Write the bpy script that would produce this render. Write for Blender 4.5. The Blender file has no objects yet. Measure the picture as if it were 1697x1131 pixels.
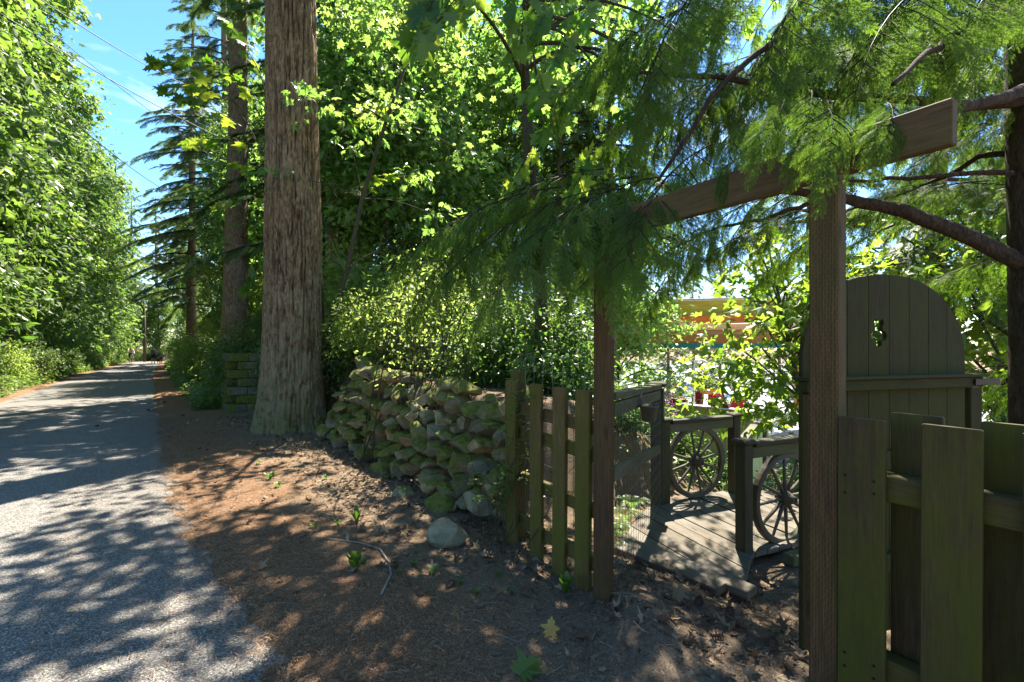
import bpy, bmesh, math, random
import numpy as np
from mathutils import Vector, Matrix
from mathutils.geometry import tessellate_polygon

R = math.radians
rng = np.random.default_rng(7)
random.seed(7)
scene = bpy.context.scene
C = scene.collection

# ------------------------------------------------------------------ camera
F_PX, HORIZON, EYE = 800.0, 575.0, 1.5
cam_d = bpy.data.cameras.new('camera')
cam = bpy.data.objects.new('camera', cam_d)
C.objects.link(cam)
cam.location = (0, 0, EYE)
cam.rotation_euler = (R(90), 0, 0)
cam_d.sensor_width = 36.0
cam_d.lens = F_PX / 1697.0 * 36.0
cam_d.shift_y = 9.5 / 1697.0
cam_d.clip_start = 0.05
cam_d.clip_end = 3000
scene.camera = cam

# ------------------------------------------------------------------ light
SUN_AZ, SUN_EL = R(17), R(60)          # azimuth measured to the right of +Y
sun_dir = Vector((math.sin(SUN_AZ) * math.cos(SUN_EL), math.cos(SUN_AZ) * math.cos(SUN_EL), math.sin(SUN_EL)))
sd = bpy.data.lights.new('sun', 'SUN')
sd.energy = 5.0
sd.angle = R(0.53)
sd.color = (1.0, 0.93, 0.82)
so = bpy.data.objects.new('sun', sd)
C.objects.link(so)
so.rotation_euler = sun_dir.to_track_quat('Z', 'Y').to_euler()
so.location = sun_dir * 60

world = bpy.data.worlds.new('World')
scene.world = world
world.use_nodes = True
wn, wl = world.node_tree.nodes, world.node_tree.links
wn.clear()
w_out = wn.new('ShaderNodeOutputWorld')
w_bg = wn.new('ShaderNodeBackground')
w_bg.inputs['Strength'].default_value = 0.08
w_sky = wn.new('ShaderNodeTexSky')
w_sky.sky_type = 'NISHITA'
w_sky.sun_disc = False
w_sky.sun_elevation = SUN_EL
w_sky.sun_rotation = SUN_AZ
w_sky.ozone_density = 2.5
w_sky.dust_density = 0.2
# thin cirrus
w_tc = wn.new('ShaderNodeTexCoord')
w_map = wn.new('ShaderNodeMapping')
w_map.inputs['Scale'].default_value = (2.2, 1.2, 6.0)
w_map.inputs['Rotation'].default_value = (0.3, 0.4, 0.2)
w_no = wn.new('ShaderNodeTexNoise')
w_no.inputs['Scale'].default_value = 2.1
w_no.inputs['Detail'].default_value = 8
w_no.inputs['Roughness'].default_value = 0.62
w_no.inputs['Distortion'].default_value = 0.6
w_rm = wn.new('ShaderNodeMapRange')
w_rm.inputs['From Min'].default_value = 0.52
w_rm.inputs['From Max'].default_value = 0.86
w_rm.inputs['To Max'].default_value = 0.75
w_mx = wn.new('ShaderNodeMix')
w_mx.data_type = 'RGBA'
w_mx.inputs['B'].default_value = (6.2, 6.4, 6.8, 1)
wl.new(w_tc.outputs['Generated'], w_map.inputs['Vector'])
wl.new(w_map.outputs['Vector'], w_no.inputs['Vector'])
wl.new(w_no.outputs['Fac'], w_rm.inputs['Value'])
wl.new(w_rm.outputs['Result'], w_mx.inputs['Factor'])
w_hs = wn.new('ShaderNodeHueSaturation')
w_hs.inputs['Saturation'].default_value = 1.25
wl.new(w_sky.outputs['Color'], w_hs.inputs['Color'])
wl.new(w_hs.outputs['Color'], w_mx.inputs['A'])
wl.new(w_mx.outputs['Result'], w_bg.inputs['Color'])
wl.new(w_bg.outputs['Background'], w_out.inputs['Surface'])

vs = scene.view_settings
vs.view_transform = 'Standard'
vs.look = 'None'
vs.gamma = 1.0
vs.use_curve_mapping = False
vs.exposure = 2.25
scene.render.engine = 'CYCLES'
cy = scene.cycles
cy.use_denoising = True
cy.max_bounces = 7
cy.diffuse_bounces = 5
cy.transmission_bounces = 5
cy.glossy_bounces = 2
cy.caustics_reflective = False
cy.caustics_refractive = False
cy.sample_clamp_indirect = 6.0

# ------------------------------------------------------------------ helpers: numbers
def at(px, py, d):
    return np.array([(px - 848.5) / F_PX * d, d, EYE + (HORIZON - py) / F_PX * d])

def hash3(i, j, k, seed):
    h = (i.astype(np.int64) * 374761393 + j.astype(np.int64) * 668265263 + k.astype(np.int64) * 2147483647 + seed * 144665) & 0x7fffffff
    h = ((h ^ (h >> 13)) * 1274126177) & 0x7fffffff
    h = ((h ^ (h >> 16)) * 911382323) & 0x7fffffff
    return ((h ^ (h >> 15)) & 0xffffff) / float(0xffffff)

def vnoise(P, seed=0):
    P = np.asarray(P, dtype=float)
    i = np.floor(P).astype(np.int64)
    f = P - i
    f = f * f * (3 - 2 * f)
    r = 0
    for dx in (0, 1):
        for dy in (0, 1):
            for dz in (0, 1):
                w = (f[:, 0] if dx else 1 - f[:, 0]) * (f[:, 1] if dy else 1 - f[:, 1]) * (f[:, 2] if dz else 1 - f[:, 2])
                r = r + w * hash3(i[:, 0] + dx, i[:, 1] + dy, i[:, 2] + dz, seed)
    return r

def fbm(P, seed=0, oct=3):
    P = np.asarray(P, dtype=float)
    r, a, t = 0, 1.0, 0
    for o in range(oct):
        r = r + a * vnoise(P * (2 ** o), seed + o * 17)
        t += a
        a *= 0.5
    return r / t

def sst(a, b, x):
    t = np.clip((np.asarray(x, dtype=float) - a) / (b - a), 0, 1)
    return t * t * (3 - 2 * t)

# the lane: s runs along it (away from the camera), q to its right
O2, T2, N2 = np.array([-2.99, 4.36]), np.array([-0.6076, 0.794]), np.array([0.794, 0.6076])
def sq(x, y):
    x, y = np.asarray(x, float), np.asarray(y, float)
    return (x - O2[0]) * T2[0] + (y - O2[1]) * T2[1], (x - O2[0]) * N2[0] + (y - O2[1]) * N2[1]
def xy(s, q):
    return O2[0] + s * T2[0] + q * N2[0], O2[1] + s * T2[1] + q * N2[1]
def edge_r(s):
    s = np.asarray(s, float)
    return 0.04 + 0.25 * sst(0.5, -3.2, s) + 1.1 * np.clip(s / 60, 0, 1.6) ** 2
def edge_l(s):
    s = np.asarray(s, float)
    return -3.55 + 1.75 * np.clip(s / 60, 0, 1.6) ** 2
def road_z(s):
    return -0.0052 * np.clip(np.asarray(s, float) - 10, 0, 60) - 0.03 * np.clip(np.asarray(s, float) - 70, 0, 60)

def gz(x, y, rough=True):
    x, y = np.asarray(x, float), np.asarray(y, float)
    s, q = sq(x, y)
    er, el = edge_r(s), edge_l(s)
    z = road_z(s)
    P = np.stack([x, y, np.zeros_like(x)], -1).reshape(-1, 3)
    n1 = fbm(P * 0.9, 3, 3).reshape(x.shape) - 0.5
    n2 = fbm(P * 5.0, 9, 3).reshape(x.shape) - 0.5
    # under the asphalt the soil is lower
    inside = sst(-0.25, 0.12, q - er + n2 * 0.55 + n1 * 0.25) + sst(-0.25, 0.12, el - q + n2 * 0.6)
    inside = np.clip(inside, 0, 1)
    z = z - 0.05 + 0.062 * inside
    off = np.clip(inside * 2 - 1, 0, 1)
    # right-hand bank
    wR = 3.3 + 9 * sst(2.5, 14.0, s)
    B = 0.92 + 0.15 * sst(-1, 3, s) + 1.7 * sst(4.5, 16, s)
    q0 = 2.45 - 1.0 * sst(3.5, 8, s)
    bank = B * sst(q0, q0 + 0.5 + 3.2 * sst(4, 9, s), q)
    bankmask = sst(-2.1, -1.3, s)
    z = z + bank * bankmask
    low = -2.35 - 0.0
    fall = sst(wR, wR + 6.0, q)
    zl = z * (1 - fall) + low * fall
    fall2 = sst(4.3, 10.5, q)
    zr = z * (1 - fall2) + low * fall2
    z = zl * bankmask + zr * (1 - bankmask)
    z = z - 0.16 * (1 - bankmask) * sst(2.2, 2.9, q)
    # left-hand side rises gently
    z = z + 0.55 * sst(-4.0, -8.0, q - 0.0) + 0.08 * np.clip(-q - 8, 0, 40)
    if rough:
        z = z + off * (n1 * 0.10 + n2 * 0.035)
        # worn dusty mound at the foot of the gate post
        z = z + 0.10 * np.exp(-(((x - 0.72) / 0.16) ** 2 + ((y - 2.55) / 0.30) ** 2))
    return z

def gz1(x, y):
    return float(gz(np.array([x]), np.array([y]))[0])

# ------------------------------------------------------------------ helpers: meshes and objects
def mk_mesh(name, V, F, mats=(), smooth=False, tone=None, gv=None, mat_idx=None):
    """F: list of int arrays, each (n,k)"""
    V = np.asarray(V, dtype=np.float32)
    if not isinstance(F, (list, tuple)):
        F = [F]
    F = [np.asarray(f, dtype=np.int32) for f in F if len(f)]
    me = bpy.data.meshes.new(name)
    me.vertices.add(len(V))
    me.vertices.foreach_set('co', V.ravel())
    nl = sum(f.size for f in F)
    npoly = sum(len(f) for f in F)
    me.loops.add(nl)
    me.polygons.add(npoly)
    me.loops.foreach_set('vertex_index', np.concatenate([f.ravel() for f in F]))
    tot = np.concatenate([np.full(len(f), f.shape[1], dtype=np.int32) for f in F])
    st = np.zeros(npoly, dtype=np.int32)
    st[1:] = np.cumsum(tot)[:-1]
    me.polygons.foreach_set('loop_start', st)
    me.polygons.foreach_set('loop_total', tot)
    me.polygons.foreach_set('use_smooth', np.full(npoly, bool(smooth)))
    if mat_idx is not None:
        me.polygons.foreach_set('material_index', np.asarray(mat_idx, dtype=np.int32))
    me.update(calc_edges=True)
    for m in (mats if isinstance(mats, (list, tuple)) else [mats]):
        me.materials.append(m)
    if tone is not None:
        a = me.attributes.new('tone', 'FLOAT', 'POINT')
        a.data.foreach_set('value', np.asarray(tone, dtype=np.float32))
    if gv is not None:
        a = me.attributes.new('gv', 'FLOAT_VECTOR', 'POINT')
        a.data.foreach_set('vector', np.asarray(gv, dtype=np.float32).ravel())
    return me

class MB:
    """collects pieces (verts, faces by size, grain coords) into one mesh"""
    def __init__(self):
        self.V, self.F, self.G, self.T, self.n = [], {}, [], [], 0
    def add(self, V, F, gv=None, tone=None):
        V = np.asarray(V, float).reshape(-1, 3)
        self.V.append(V)
        if not isinstance(F, (list, tuple)):
            F = [F]
        for f in F:
            f = np.asarray(f, int)
            if f.size == 0:
                continue
            self.F.setdefault(f.shape[1], []).append(f + self.n)
        self.G.append(V if gv is None else np.asarray(gv, float))
        self.T.append(np.full(len(V), 0.5) if tone is None else np.broadcast_to(np.asarray(tone, float), (len(V),)))
        self.n += len(V)
        return self
    def mesh(self, name, mat, smooth=False, off=None):
        V = np.concatenate(self.V)
        if off is not None:
            V = V - np.asarray(off)
        return mk_mesh(name, V, [np.concatenate(f) for f in self.F.values()], mat, smooth, np.concatenate(self.T), np.concatenate(self.G))

ORG = {}
def tag(o, label, cat, group=None, kind=None):
    o['label'] = label
    o['category'] = cat
    if group:
        o['group'] = group
    if kind:
        o['kind'] = kind
    return o
def thing(name, label, cat, loc=(0, 0, 0), rotz=0, group=None):
    o = bpy.data.objects.new(name, None)
    C.objects.link(o)
    o.empty_display_size = 0.1
    o.location = loc
    o.rotation_euler = (0, 0, rotz)
    tag(o, label, cat, group)
    ORG[o] = np.array(loc, float)
    return o
def obj(name, me, parent=None, loc=None, rot=None):
    o = bpy.data.objects.new(name, me)
    C.objects.link(o)
    if parent:
        o.parent = parent
    if loc is not None:
        o.location = loc
    if rot is not None:
        o.rotation_euler = rot
    return o
def part(name, mb, mat, parent, smooth=False):
    """mb built in world coordinates; parent an unrotated Empty, or a part of one"""
    root = parent
    while root.parent:
        root = root.parent
    return obj(name, mb.mesh(name, mat, smooth, ORG.get(root, np.zeros(3))), parent)
def copy_tree(o, parent=None):
    c = o.copy()
    C.objects.link(c)
    if parent:
        c.parent = parent
    for ch in o.children:
        copy_tree(ch, c)
    return c
def structure(name, me, loc=None):
    o = obj(name, me, None, loc)
    o['kind'] = 'structure'
    o['label'] = name.replace('_', ' ')
    return o

def nrm(v):
    v = np.asarray(v, float)
    return v / (np.linalg.norm(v, axis=-1, keepdims=True) + 1e-12)

def beam(p0, p1, w, t, wdir, ch=0.004, seed=None, taper=None, twist=0.0):
    """chamfered timber from p0 to p1; w measured along wdir, t along the third axis. -> V, F, gv"""
    p0, p1 = np.asarray(p0, float), np.asarray(p1, float)
    a = nrm(p1 - p0)
    wd = np.asarray(wdir, float)
    wd = nrm(wd - a * np.dot(wd, a))
    td = np.cross(a, wd)
    ch = min(ch, w * 0.3, t * 0.3)
    prof = np.array([[-w/2+ch, -t/2], [w/2-ch, -t/2], [w/2, -t/2+ch], [w/2, t/2-ch], [w/2-ch, t/2], [-w/2+ch, t/2], [-w/2, t/2-ch], [-w/2, -t/2+ch]])
    L = np.linalg.norm(p1 - p0)
    off = np.random.default_rng(seed).random(3) * 20 if seed is not None else rng.random(3) * 20
    V, G = [], []
    for k, (u, sc) in enumerate(((0, 1 - 2 * ch / max(w, t)), (ch, 1), (L - ch, 1), (L, 1 - 2 * ch / max(w, t)))):
        pr = prof * sc
        if taper is not None and k >= 2:
            pr = pr * taper
        V.append(p0 + a * u + pr[:, :1] * wd + pr[:, 1:] * td)
        G.append(np.stack([pr[:, 0], pr[:, 1], np.full(8, u)], -1) + off)
    F4 = []
    for k in range(3):
        for i in range(8):
            j = (i + 1) % 8
            F4.append([k*8+i, k*8+j, (k+1)*8+j, (k+1)*8+i])
    F8 = [[7, 6, 5, 4, 3, 2, 1, 0], [24, 25, 26, 27, 28, 29, 30, 31]]
    return np.concatenate(V), [np.array(F4), np.array(F8)], np.concatenate(G)

def tube(pts, rad, n=8, cap=True):
    pts = np.asarray(pts, float)
    m = len(pts)
    rad = np.broadcast_to(np.asarray(rad, float), (m,))
    tan = np.gradient(pts, axis=0)
    tan = nrm(tan)
    ref = np.array([0, 0, 1.0]) if abs(tan[0][2]) < 0.9 else np.array([1.0, 0, 0])
    V = []
    u = nrm(np.cross(tan[0], ref))
    ang = np.linspace(0, 2 * np.pi, n, endpoint=False)
    for k in range(m):
        u = nrm(u - tan[k] * np.dot(u, tan[k]))
        v = np.cross(tan[k], u)
        V.append(pts[k] + rad[k] * (np.cos(ang)[:, None] * u + np.sin(ang)[:, None] * v))
    V = np.concatenate(V)
    i = np.arange(n)
    j = (i + 1) % n
    F = [np.stack([k*n+i, k*n+j, (k+1)*n+j, (k+1)*n+i], -1) for k in range(m - 1)]
    F = [np.concatenate(F)]
    if cap and n > 2:
        F.append(np.stack([np.arange(n)[::-1], (m-1)*n + np.arange(n)]))
    return V, F

def curve(p0, p1, bend, n=9):
    """quadratic through p0..p1 with mid offset by bend"""
    p0, p1, b = np.asarray(p0, float), np.asarray(p1, float), np.asarray(bend, float)
    t = np.linspace(0, 1, n)[:, None]
    return p0 * (1 - t) + p1 * t + b * (4 * t * (1 - t))

def lathe(prof, n=16, c=(0, 0, 0), axis='z'):
    prof = np.asarray(prof, float)
    ang = np.linspace(0, 2 * np.pi, n, endpoint=False)
    V = np.concatenate([np.stack([r * np.cos(ang), r * np.sin(ang), np.full(n, z)], -1) for r, z in prof])
    if axis == 'y':
        V = V[:, [0, 2, 1]]
    V = V + np.asarray(c)
    i = np.arange(n); j = (i + 1) % n
    F = np.concatenate([np.stack([k*n+i, k*n+j, (k+1)*n+j, (k+1)*n+i], -1) for k in range(len(prof) - 1)])
    return V, [F]

def extrude_poly(poly, z0, z1, holes=()):
    """polygon in 2-D (list of (a,b)), extruded along the third axis; -> V(a,b,z), F"""
    loops = [list(poly)] + [list(h) for h in holes]
    tris = tessellate_polygon([[Vector((p[0], p[1], 0)) for p in l] for l in loops])
    flat = np.array([p for l in loops for p in l], float)
    n = len(flat)
    V = np.concatenate([np.c_[flat, np.full(n, z0)], np.c_[flat, np.full(n, z1)]])
    T = []
    for t in tris:
        a, b, c = flat[t[0]], flat[t[1]], flat[t[2]]
        cr = (b[0]-a[0])*(c[1]-a[1]) - (b[1]-a[1])*(c[0]-a[0])
        t = tuple(t) if cr > 0 else (t[0], t[2], t[1])
        T.append([t[2], t[1], t[0]])
        T.append([t[0] + n, t[1] + n, t[2] + n])
    Q = []
    st = 0
    for l in loops:
        m = len(l)
        for i in range(m):
            j = (i + 1) % m
            Q.append([st + i, st + j, st + j + n, st + i + n])
        st += m
    return V, [np.array(T), np.array(Q)]

def clip_poly(poly, n, c):
    """keep n.p <= c"""
    out = []
    m = len(poly)
    for i in range(m):
        a, b = np.array(poly[i]), np.array(poly[(i + 1) % m])
        da, db = np.dot(n, a) - c, np.dot(n, b) - c
        if da <= 0:
            out.append(tuple(a))
        if da * db < 0:
            t = da / (da - db)
            out.append(tuple(a + (b - a) * t))
    return out

def frames(fwd, up):
    """rotation matrices whose columns are X=fwd, Y, Z~up (arrays)"""
    x = nrm(fwd)
    z = nrm(up - x * np.sum(up * x, -1, keepdims=True))
    y = np.cross(z, x)
    return np.stack([x, y, z], -1)

def stamp(tmpl, pos, Rm, sc, asp=None):
    """many copies of a template (V,F[,tone]) -> V, F"""
    V0, F0 = tmpl
    n, k = len(pos), len(V0)
    if asp is None:
        V = np.einsum('nij,kj->nki', Rm, V0) * np.asarray(sc)[:, None, None] + pos[:, None, :]
    else:
        W = V0[None] * asp[:, None, :]
        W[:, :, 2] += (asp[:, 2:] - 1.0) * 0.35 * (W[:, :, 0] ** 2 + 2.0 * W[:, :, 1] ** 2) * -1.0
        V = np.einsum('nij,nkj->nki', Rm, W) * np.asarray(sc)[:, None, None] + pos[:, None, :]
    F = (F0[None] + (np.arange(n) * k)[:, None, None]).reshape(-1, F0.shape[1])
    return V.reshape(-1, 3), F

# ------------------------------------------------------------------ helpers: materials
class NT:
    def __init__(self, name):
        self.m = bpy.data.materials.new(name)
        self.m.use_nodes = True
        self.t = self.m.node_tree
        self.t.nodes.clear()
        self.out = self.t.nodes.new('ShaderNodeOutputMaterial')
    def n(self, typ, **kw):
        nd = self.t.nodes.new('ShaderNode' + typ)
        for k, v in kw.items():
            if k.startswith('i_'):
                nd.inputs[k[2:].replace('_', ' ')].default_value = v
            else:
                setattr(nd, k, v)
        return nd
    def l(self, a, b):
        self.t.links.new(a, b)
    def pos(self, kind='geo', attr=None):
        if kind == 'geo':
            return self.n('NewGeometry').outputs['Position']
        if kind == 'obj':
            return self.n('TexCoord').outputs['Object']
        return self.n('Attribute', attribute_name=attr).outputs['Vector']
    def noise(self, vec, scale, detail=3, rough=0.55, sc=None, dist=0.0):
        if sc is not None:
            mp = self.n('Mapping')
            mp.inputs['Scale'].default_value = sc
            self.l(vec, mp.inputs['Vector'])
            vec = mp.outputs['Vector']
        nd = self.n('TexNoise')
        nd.inputs['Scale'].default_value = scale
        nd.inputs['Detail'].default_value = detail
        nd.inputs['Roughness'].default_value = rough
        nd.inputs['Distortion'].default_value = dist
        self.l(vec, nd.inputs['Vector'])
        return nd.outputs['Fac']
    def mrange(self, v, a, b, c=0.0, d=1.0):
        nd = self.n('MapRange')
        nd.inputs['From Min'].default_value = a
        nd.inputs['From Max'].default_value = b
        nd.inputs['To Min'].default_value = c
        nd.inputs['To Max'].default_value = d
        self.l(v, nd.inputs['Value'])
        return nd.outputs['Result']
    def math(self, op, a, b=None):
        nd = self.n('Math', operation=op)
        for i, v in enumerate((a, b)):
            if v is None:
                continue
            if isinstance(v, (int, float)):
                nd.inputs[i].default_value = v
            else:
                self.l(v, nd.inputs[i])
        return nd.outputs[0]
    def mix(self, f, a, b, blend='MIX'):
        nd = self.n('Mix', data_type='RGBA', blend_type=blend)
        for k, v in (('Factor', f), ('A', a), ('B', b)):
            if isinstance(v, (int, float)):
                nd.inputs[k].default_value = v
            elif isinstance(v, tuple):
                nd.inputs[k].default_value = v if len(v) == 4 else (*v, 1)
            else:
                self.l(v, nd.inputs[k])
        return nd.outputs['Result']
    def ramp(self, v, stops):
        nd = self.n('ValToRGB')
        els = nd.color_ramp.elements
        while len(els) < len(stops):
            els.new(0.5)
        for e, (p, c) in zip(els, stops):
            e.position = p
            e.color = (*c, 1) if len(c) == 3 else c
        self.l(v, nd.inputs['Fac'])
        return nd.outputs['Color']
    def bump(self, h, strength=0.5, dist=0.01, nrm=None):
        nd = self.n('Bump')
        nd.inputs['Strength'].default_value = strength
        nd.inputs['Distance'].default_value = dist
        self.l(h, nd.inputs['Height'])
        if nrm is not None:
            self.l(nrm, nd.inputs['Normal'])
        return nd.outputs['Normal']
    def done(self, col, rough=0.7, normal=None, spec=0.3, metal=0.0, coat=0):
        p = self.n('BsdfPrincipled')
        if isinstance(col, tuple):
            p.inputs['Base Color'].default_value = (*col[:3], 1)
        else:
            self.l(col, p.inputs['Base Color'])
        if isinstance(rough, (int, float)):
            p.inputs['Roughness'].default_value = rough
        else:
            self.l(rough, p.inputs['Roughness'])
        p.inputs['Specular IOR Level'].default_value = spec
        p.inputs['Metallic'].default_value = metal
        if normal is not None:
            self.l(normal, p.inputs['Normal'])
        self.l(p.outputs['BSDF'], self.out.inputs['Surface'])
        return self.m
    def leaf(self, col, tcol, fac=0.5, rough=0.45, spec=0.35, normal=None):
        p = self.n('BsdfPrincipled')
        self.l(col, p.inputs['Base Color']) if not isinstance(col, tuple) else setattr(p.inputs['Base Color'], 'default_value', (*col, 1))
        p.inputs['Roughness'].default_value = rough
        p.inputs['Specular IOR Level'].default_value = spec
        tr = self.n('BsdfTranslucent')
        self.l(tcol, tr.inputs['Color']) if not isinstance(tcol, tuple) else setattr(tr.inputs['Color'], 'default_value', (*tcol, 1))
        mx = self.n('MixShader')
        mx.inputs['Fac'].default_value = fac
        self.l(p.outputs['BSDF'], mx.inputs[1])
        self.l(tr.outputs['BSDF'], mx.inputs[2])
        self.l(mx.outputs['Shader'], self.out.inputs['Surface'])
        return self.m

def tone_attr(t):
    return t.n('Attribute', attribute_name='tone').outputs['Fac']

def leaf_mat(name, dark, light, tdark, tlight, fac=0.5, rough=0.42, wood=None, spec=0.4):
    t = NT(name)
    v = tone_attr(t)
    rnd = t.n('ObjectInfo').outputs['Random']
    v2 = t.math('ADD', v, t.math('MULTIPLY', t.math('SUBTRACT', rnd, 0.5), 0.25))
    col = t.ramp(v2, [(0.0, dark), (1.0, light)])
    tc = t.ramp(v2, [(0.0, tdark), (1.0, tlight)])
    if wood is not None:
        w = t.math('LESS_THAN', v, -0.5)
        col = t.mix(w, col, wood)
        tc = t.mix(w, tc, (wood[0]*0.2, wood[1]*0.2, wood[2]*0.2))
    return t.leaf(col, tc, fac, rough, spec)

M = {}
M['leaf_left2'] = leaf_mat('leaf_roadside_maple', (0.045, 0.10, 0.018), (0.135, 0.195, 0.045), (0.11, 0.26, 0.025), (0.34, 0.48, 0.07), 0.48, 0.5)
M['leaf_left'] = leaf_mat('leaf_alder', (0.038, 0.080, 0.015), (0.12, 0.175, 0.035), (0.08, 0.20, 0.02), (0.28, 0.42, 0.06), 0.42)
M['leaf_maple'] = leaf_mat('leaf_bigleaf_maple', (0.042, 0.10, 0.018), (0.135, 0.20, 0.05), (0.14, 0.36, 0.035), (0.44, 0.60, 0.12), 0.58, 0.34, spec=0.6)
M['leaf_vine'] = leaf_mat('leaf_vine_maple', (0.05, 0.10, 0.015), (0.14, 0.19, 0.03), (0.17, 0.34, 0.02), (0.46, 0.54, 0.06), 0.55)
M['leaf_bush'] = leaf_mat('leaf_bush', (0.035, 0.075, 0.015), (0.10, 0.15, 0.03), (0.08, 0.18, 0.02), (0.26, 0.36, 0.05), 0.45)
M['leaf_under'] = leaf_mat('leaf_undergrowth', (0.04, 0.09, 0.02), (0.11, 0.18, 0.035), (0.10, 0.24, 0.03), (0.28, 0.42, 0.06), 0.45)
M['leaf_yellow'] = leaf_mat('leaf_yellowgreen', (0.075, 0.12, 0.022), (0.19, 0.23, 0.055), (0.26, 0.42, 0.05), (0.52, 0.62, 0.14), 0.62)
M['needle_near'] = leaf_mat('needles_hemlock', (0.034, 0.072, 0.011), (0.105, 0.165, 0.026), (0.08, 0.20, 0.015), (0.28, 0.46, 0.035), 0.5, 0.55, wood=(0.045, 0.035, 0.02), spec=0.2)
M['needle_far'] = leaf_mat('needles_fir', (0.045, 0.085, 0.025), (0.12, 0.165, 0.045), (0.06, 0.14, 0.03), (0.22, 0.32, 0.07), 0.42, 0.55, wood=(0.09, 0.065, 0.045), spec=0.3)
M['grass'] = leaf_mat('leaf_grass', (0.04, 0.085, 0.012), (0.10, 0.17, 0.025), (0.08, 0.20, 0.015), (0.20, 0.34, 0.04), 0.4)
M['dead_leaf'] = leaf_mat('leaf_dead', (0.07, 0.045, 0.025), (0.30, 0.205, 0.12), (0.04, 0.02, 0.01), (0.12, 0.07, 0.03), 0.2, 0.8)
M['needle_litter'] = leaf_mat('needle_litter', (0.055, 0.028, 0.014), (0.42, 0.27, 0.15), (0.05, 0.02, 0.01), (0.12, 0.06, 0.03), 0.15, 0.8)
M['yellow_leaf'] = leaf_mat('leaf_fallen_yellow', (0.36, 0.22, 0.05), (0.5, 0.34, 0.09), (0.3, 0.18, 0.03), (0.4, 0.25, 0.05), 0.35, 0.6)
M['pink'] = leaf_mat('petals_pink', (0.35, 0.06, 0.15), (0.55, 0.22, 0.30), (0.3, 0.05, 0.1), (0.5, 0.2, 0.3), 0.35, 0.6)

def bark_mat(name, c1, c2, c3, moss=0.0, plates=False, scale=1.0, moss_col=(0.075, 0.072, 0.012), moss_top=1.3):
    t = NT(name)
    p = t.pos('obj')
    a = t.noise(p, 10 * scale, 7, 0.7, sc=(1, 1, 0.36), dist=2.0)
    b = t.noise(p, 38 * scale, 5, 0.6, sc=(1, 1, 0.35))
    c = t.noise(p, 1.7 * scale, 3)
    h = t.math('ADD', t.math('MULTIPLY', a, 0.7), t.math('MULTIPLY', b, 0.3))
    col = t.ramp(h, [(0.36, c1), (0.5, c2), (0.66, c3)])
    if plates:
        pv_ = tone_attr(t)
        col = t.mix(t.mrange(pv_, 0.0, 0.8, 1.0, 0.0), col, t.mix(b, (0.030, 0.018, 0.011), (0.085, 0.048, 0.028)))
    col = t.mix(t.mrange(c, 0.4, 0.7, 0, 0.55), col, t.mix(1.0, col, (0.75, 0.62, 0.5), 'MULTIPLY'))
    if moss > 0:
        sep = t.n('SeparateXYZ')
        t.l(p, sep.inputs[0])
        hz = t.mrange(sep.outputs['Z'], moss_top, 0.0, 0.0, 1.0)
        mk = t.mrange(t.math('ADD', t.noise(p, 4.5, 4), t.math('MULTIPLY', hz, 0.35)), 0.62, 0.82, 0, moss)
        col = t.mix(mk, col, moss_col)
        # grey-green lichen further up
        lk = t.mrange(t.math('ADD', t.noise(p, 6.5, 5, 0.7), t.math('MULTIPLY', t.mrange(sep.outputs['Z'], 3.2, 0.8), 0.22)), 0.62, 0.72, 0, 0.55)
        col = t.mix(lk, col, (0.20, 0.185, 0.10))
    nm = t.bump(h, 0.9, 0.03)
    return t.done(col, 0.9, nm, 0.15)
M['bark_fir'] = bark_mat('bark_fir', (0.055, 0.034, 0.018), (0.20, 0.130, 0.072), (0.35, 0.255, 0.155), 0.9, True)
M['bark_far'] = bark_mat('bark_far', (0.06, 0.040, 0.026), (0.20, 0.145, 0.095), (0.34, 0.27, 0.19))
M['bark_dark'] = bark_mat('bark_hemlock', (0.018, 0.013, 0.010), (0.060, 0.042, 0.030), (0.11, 0.08, 0.058), scale=2.0)
M['bark_maple'] = bark_mat('bark_maple', (0.03, 0.026, 0.018), (0.10, 0.09, 0.065), (0.28, 0.27, 0.22), scale=3.0)
M['stem'] = bark_mat('bark_stem', (0.03, 0.026, 0.015), (0.075, 0.065, 0.035), (0.14, 0.125, 0.07), scale=6.0)

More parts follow.
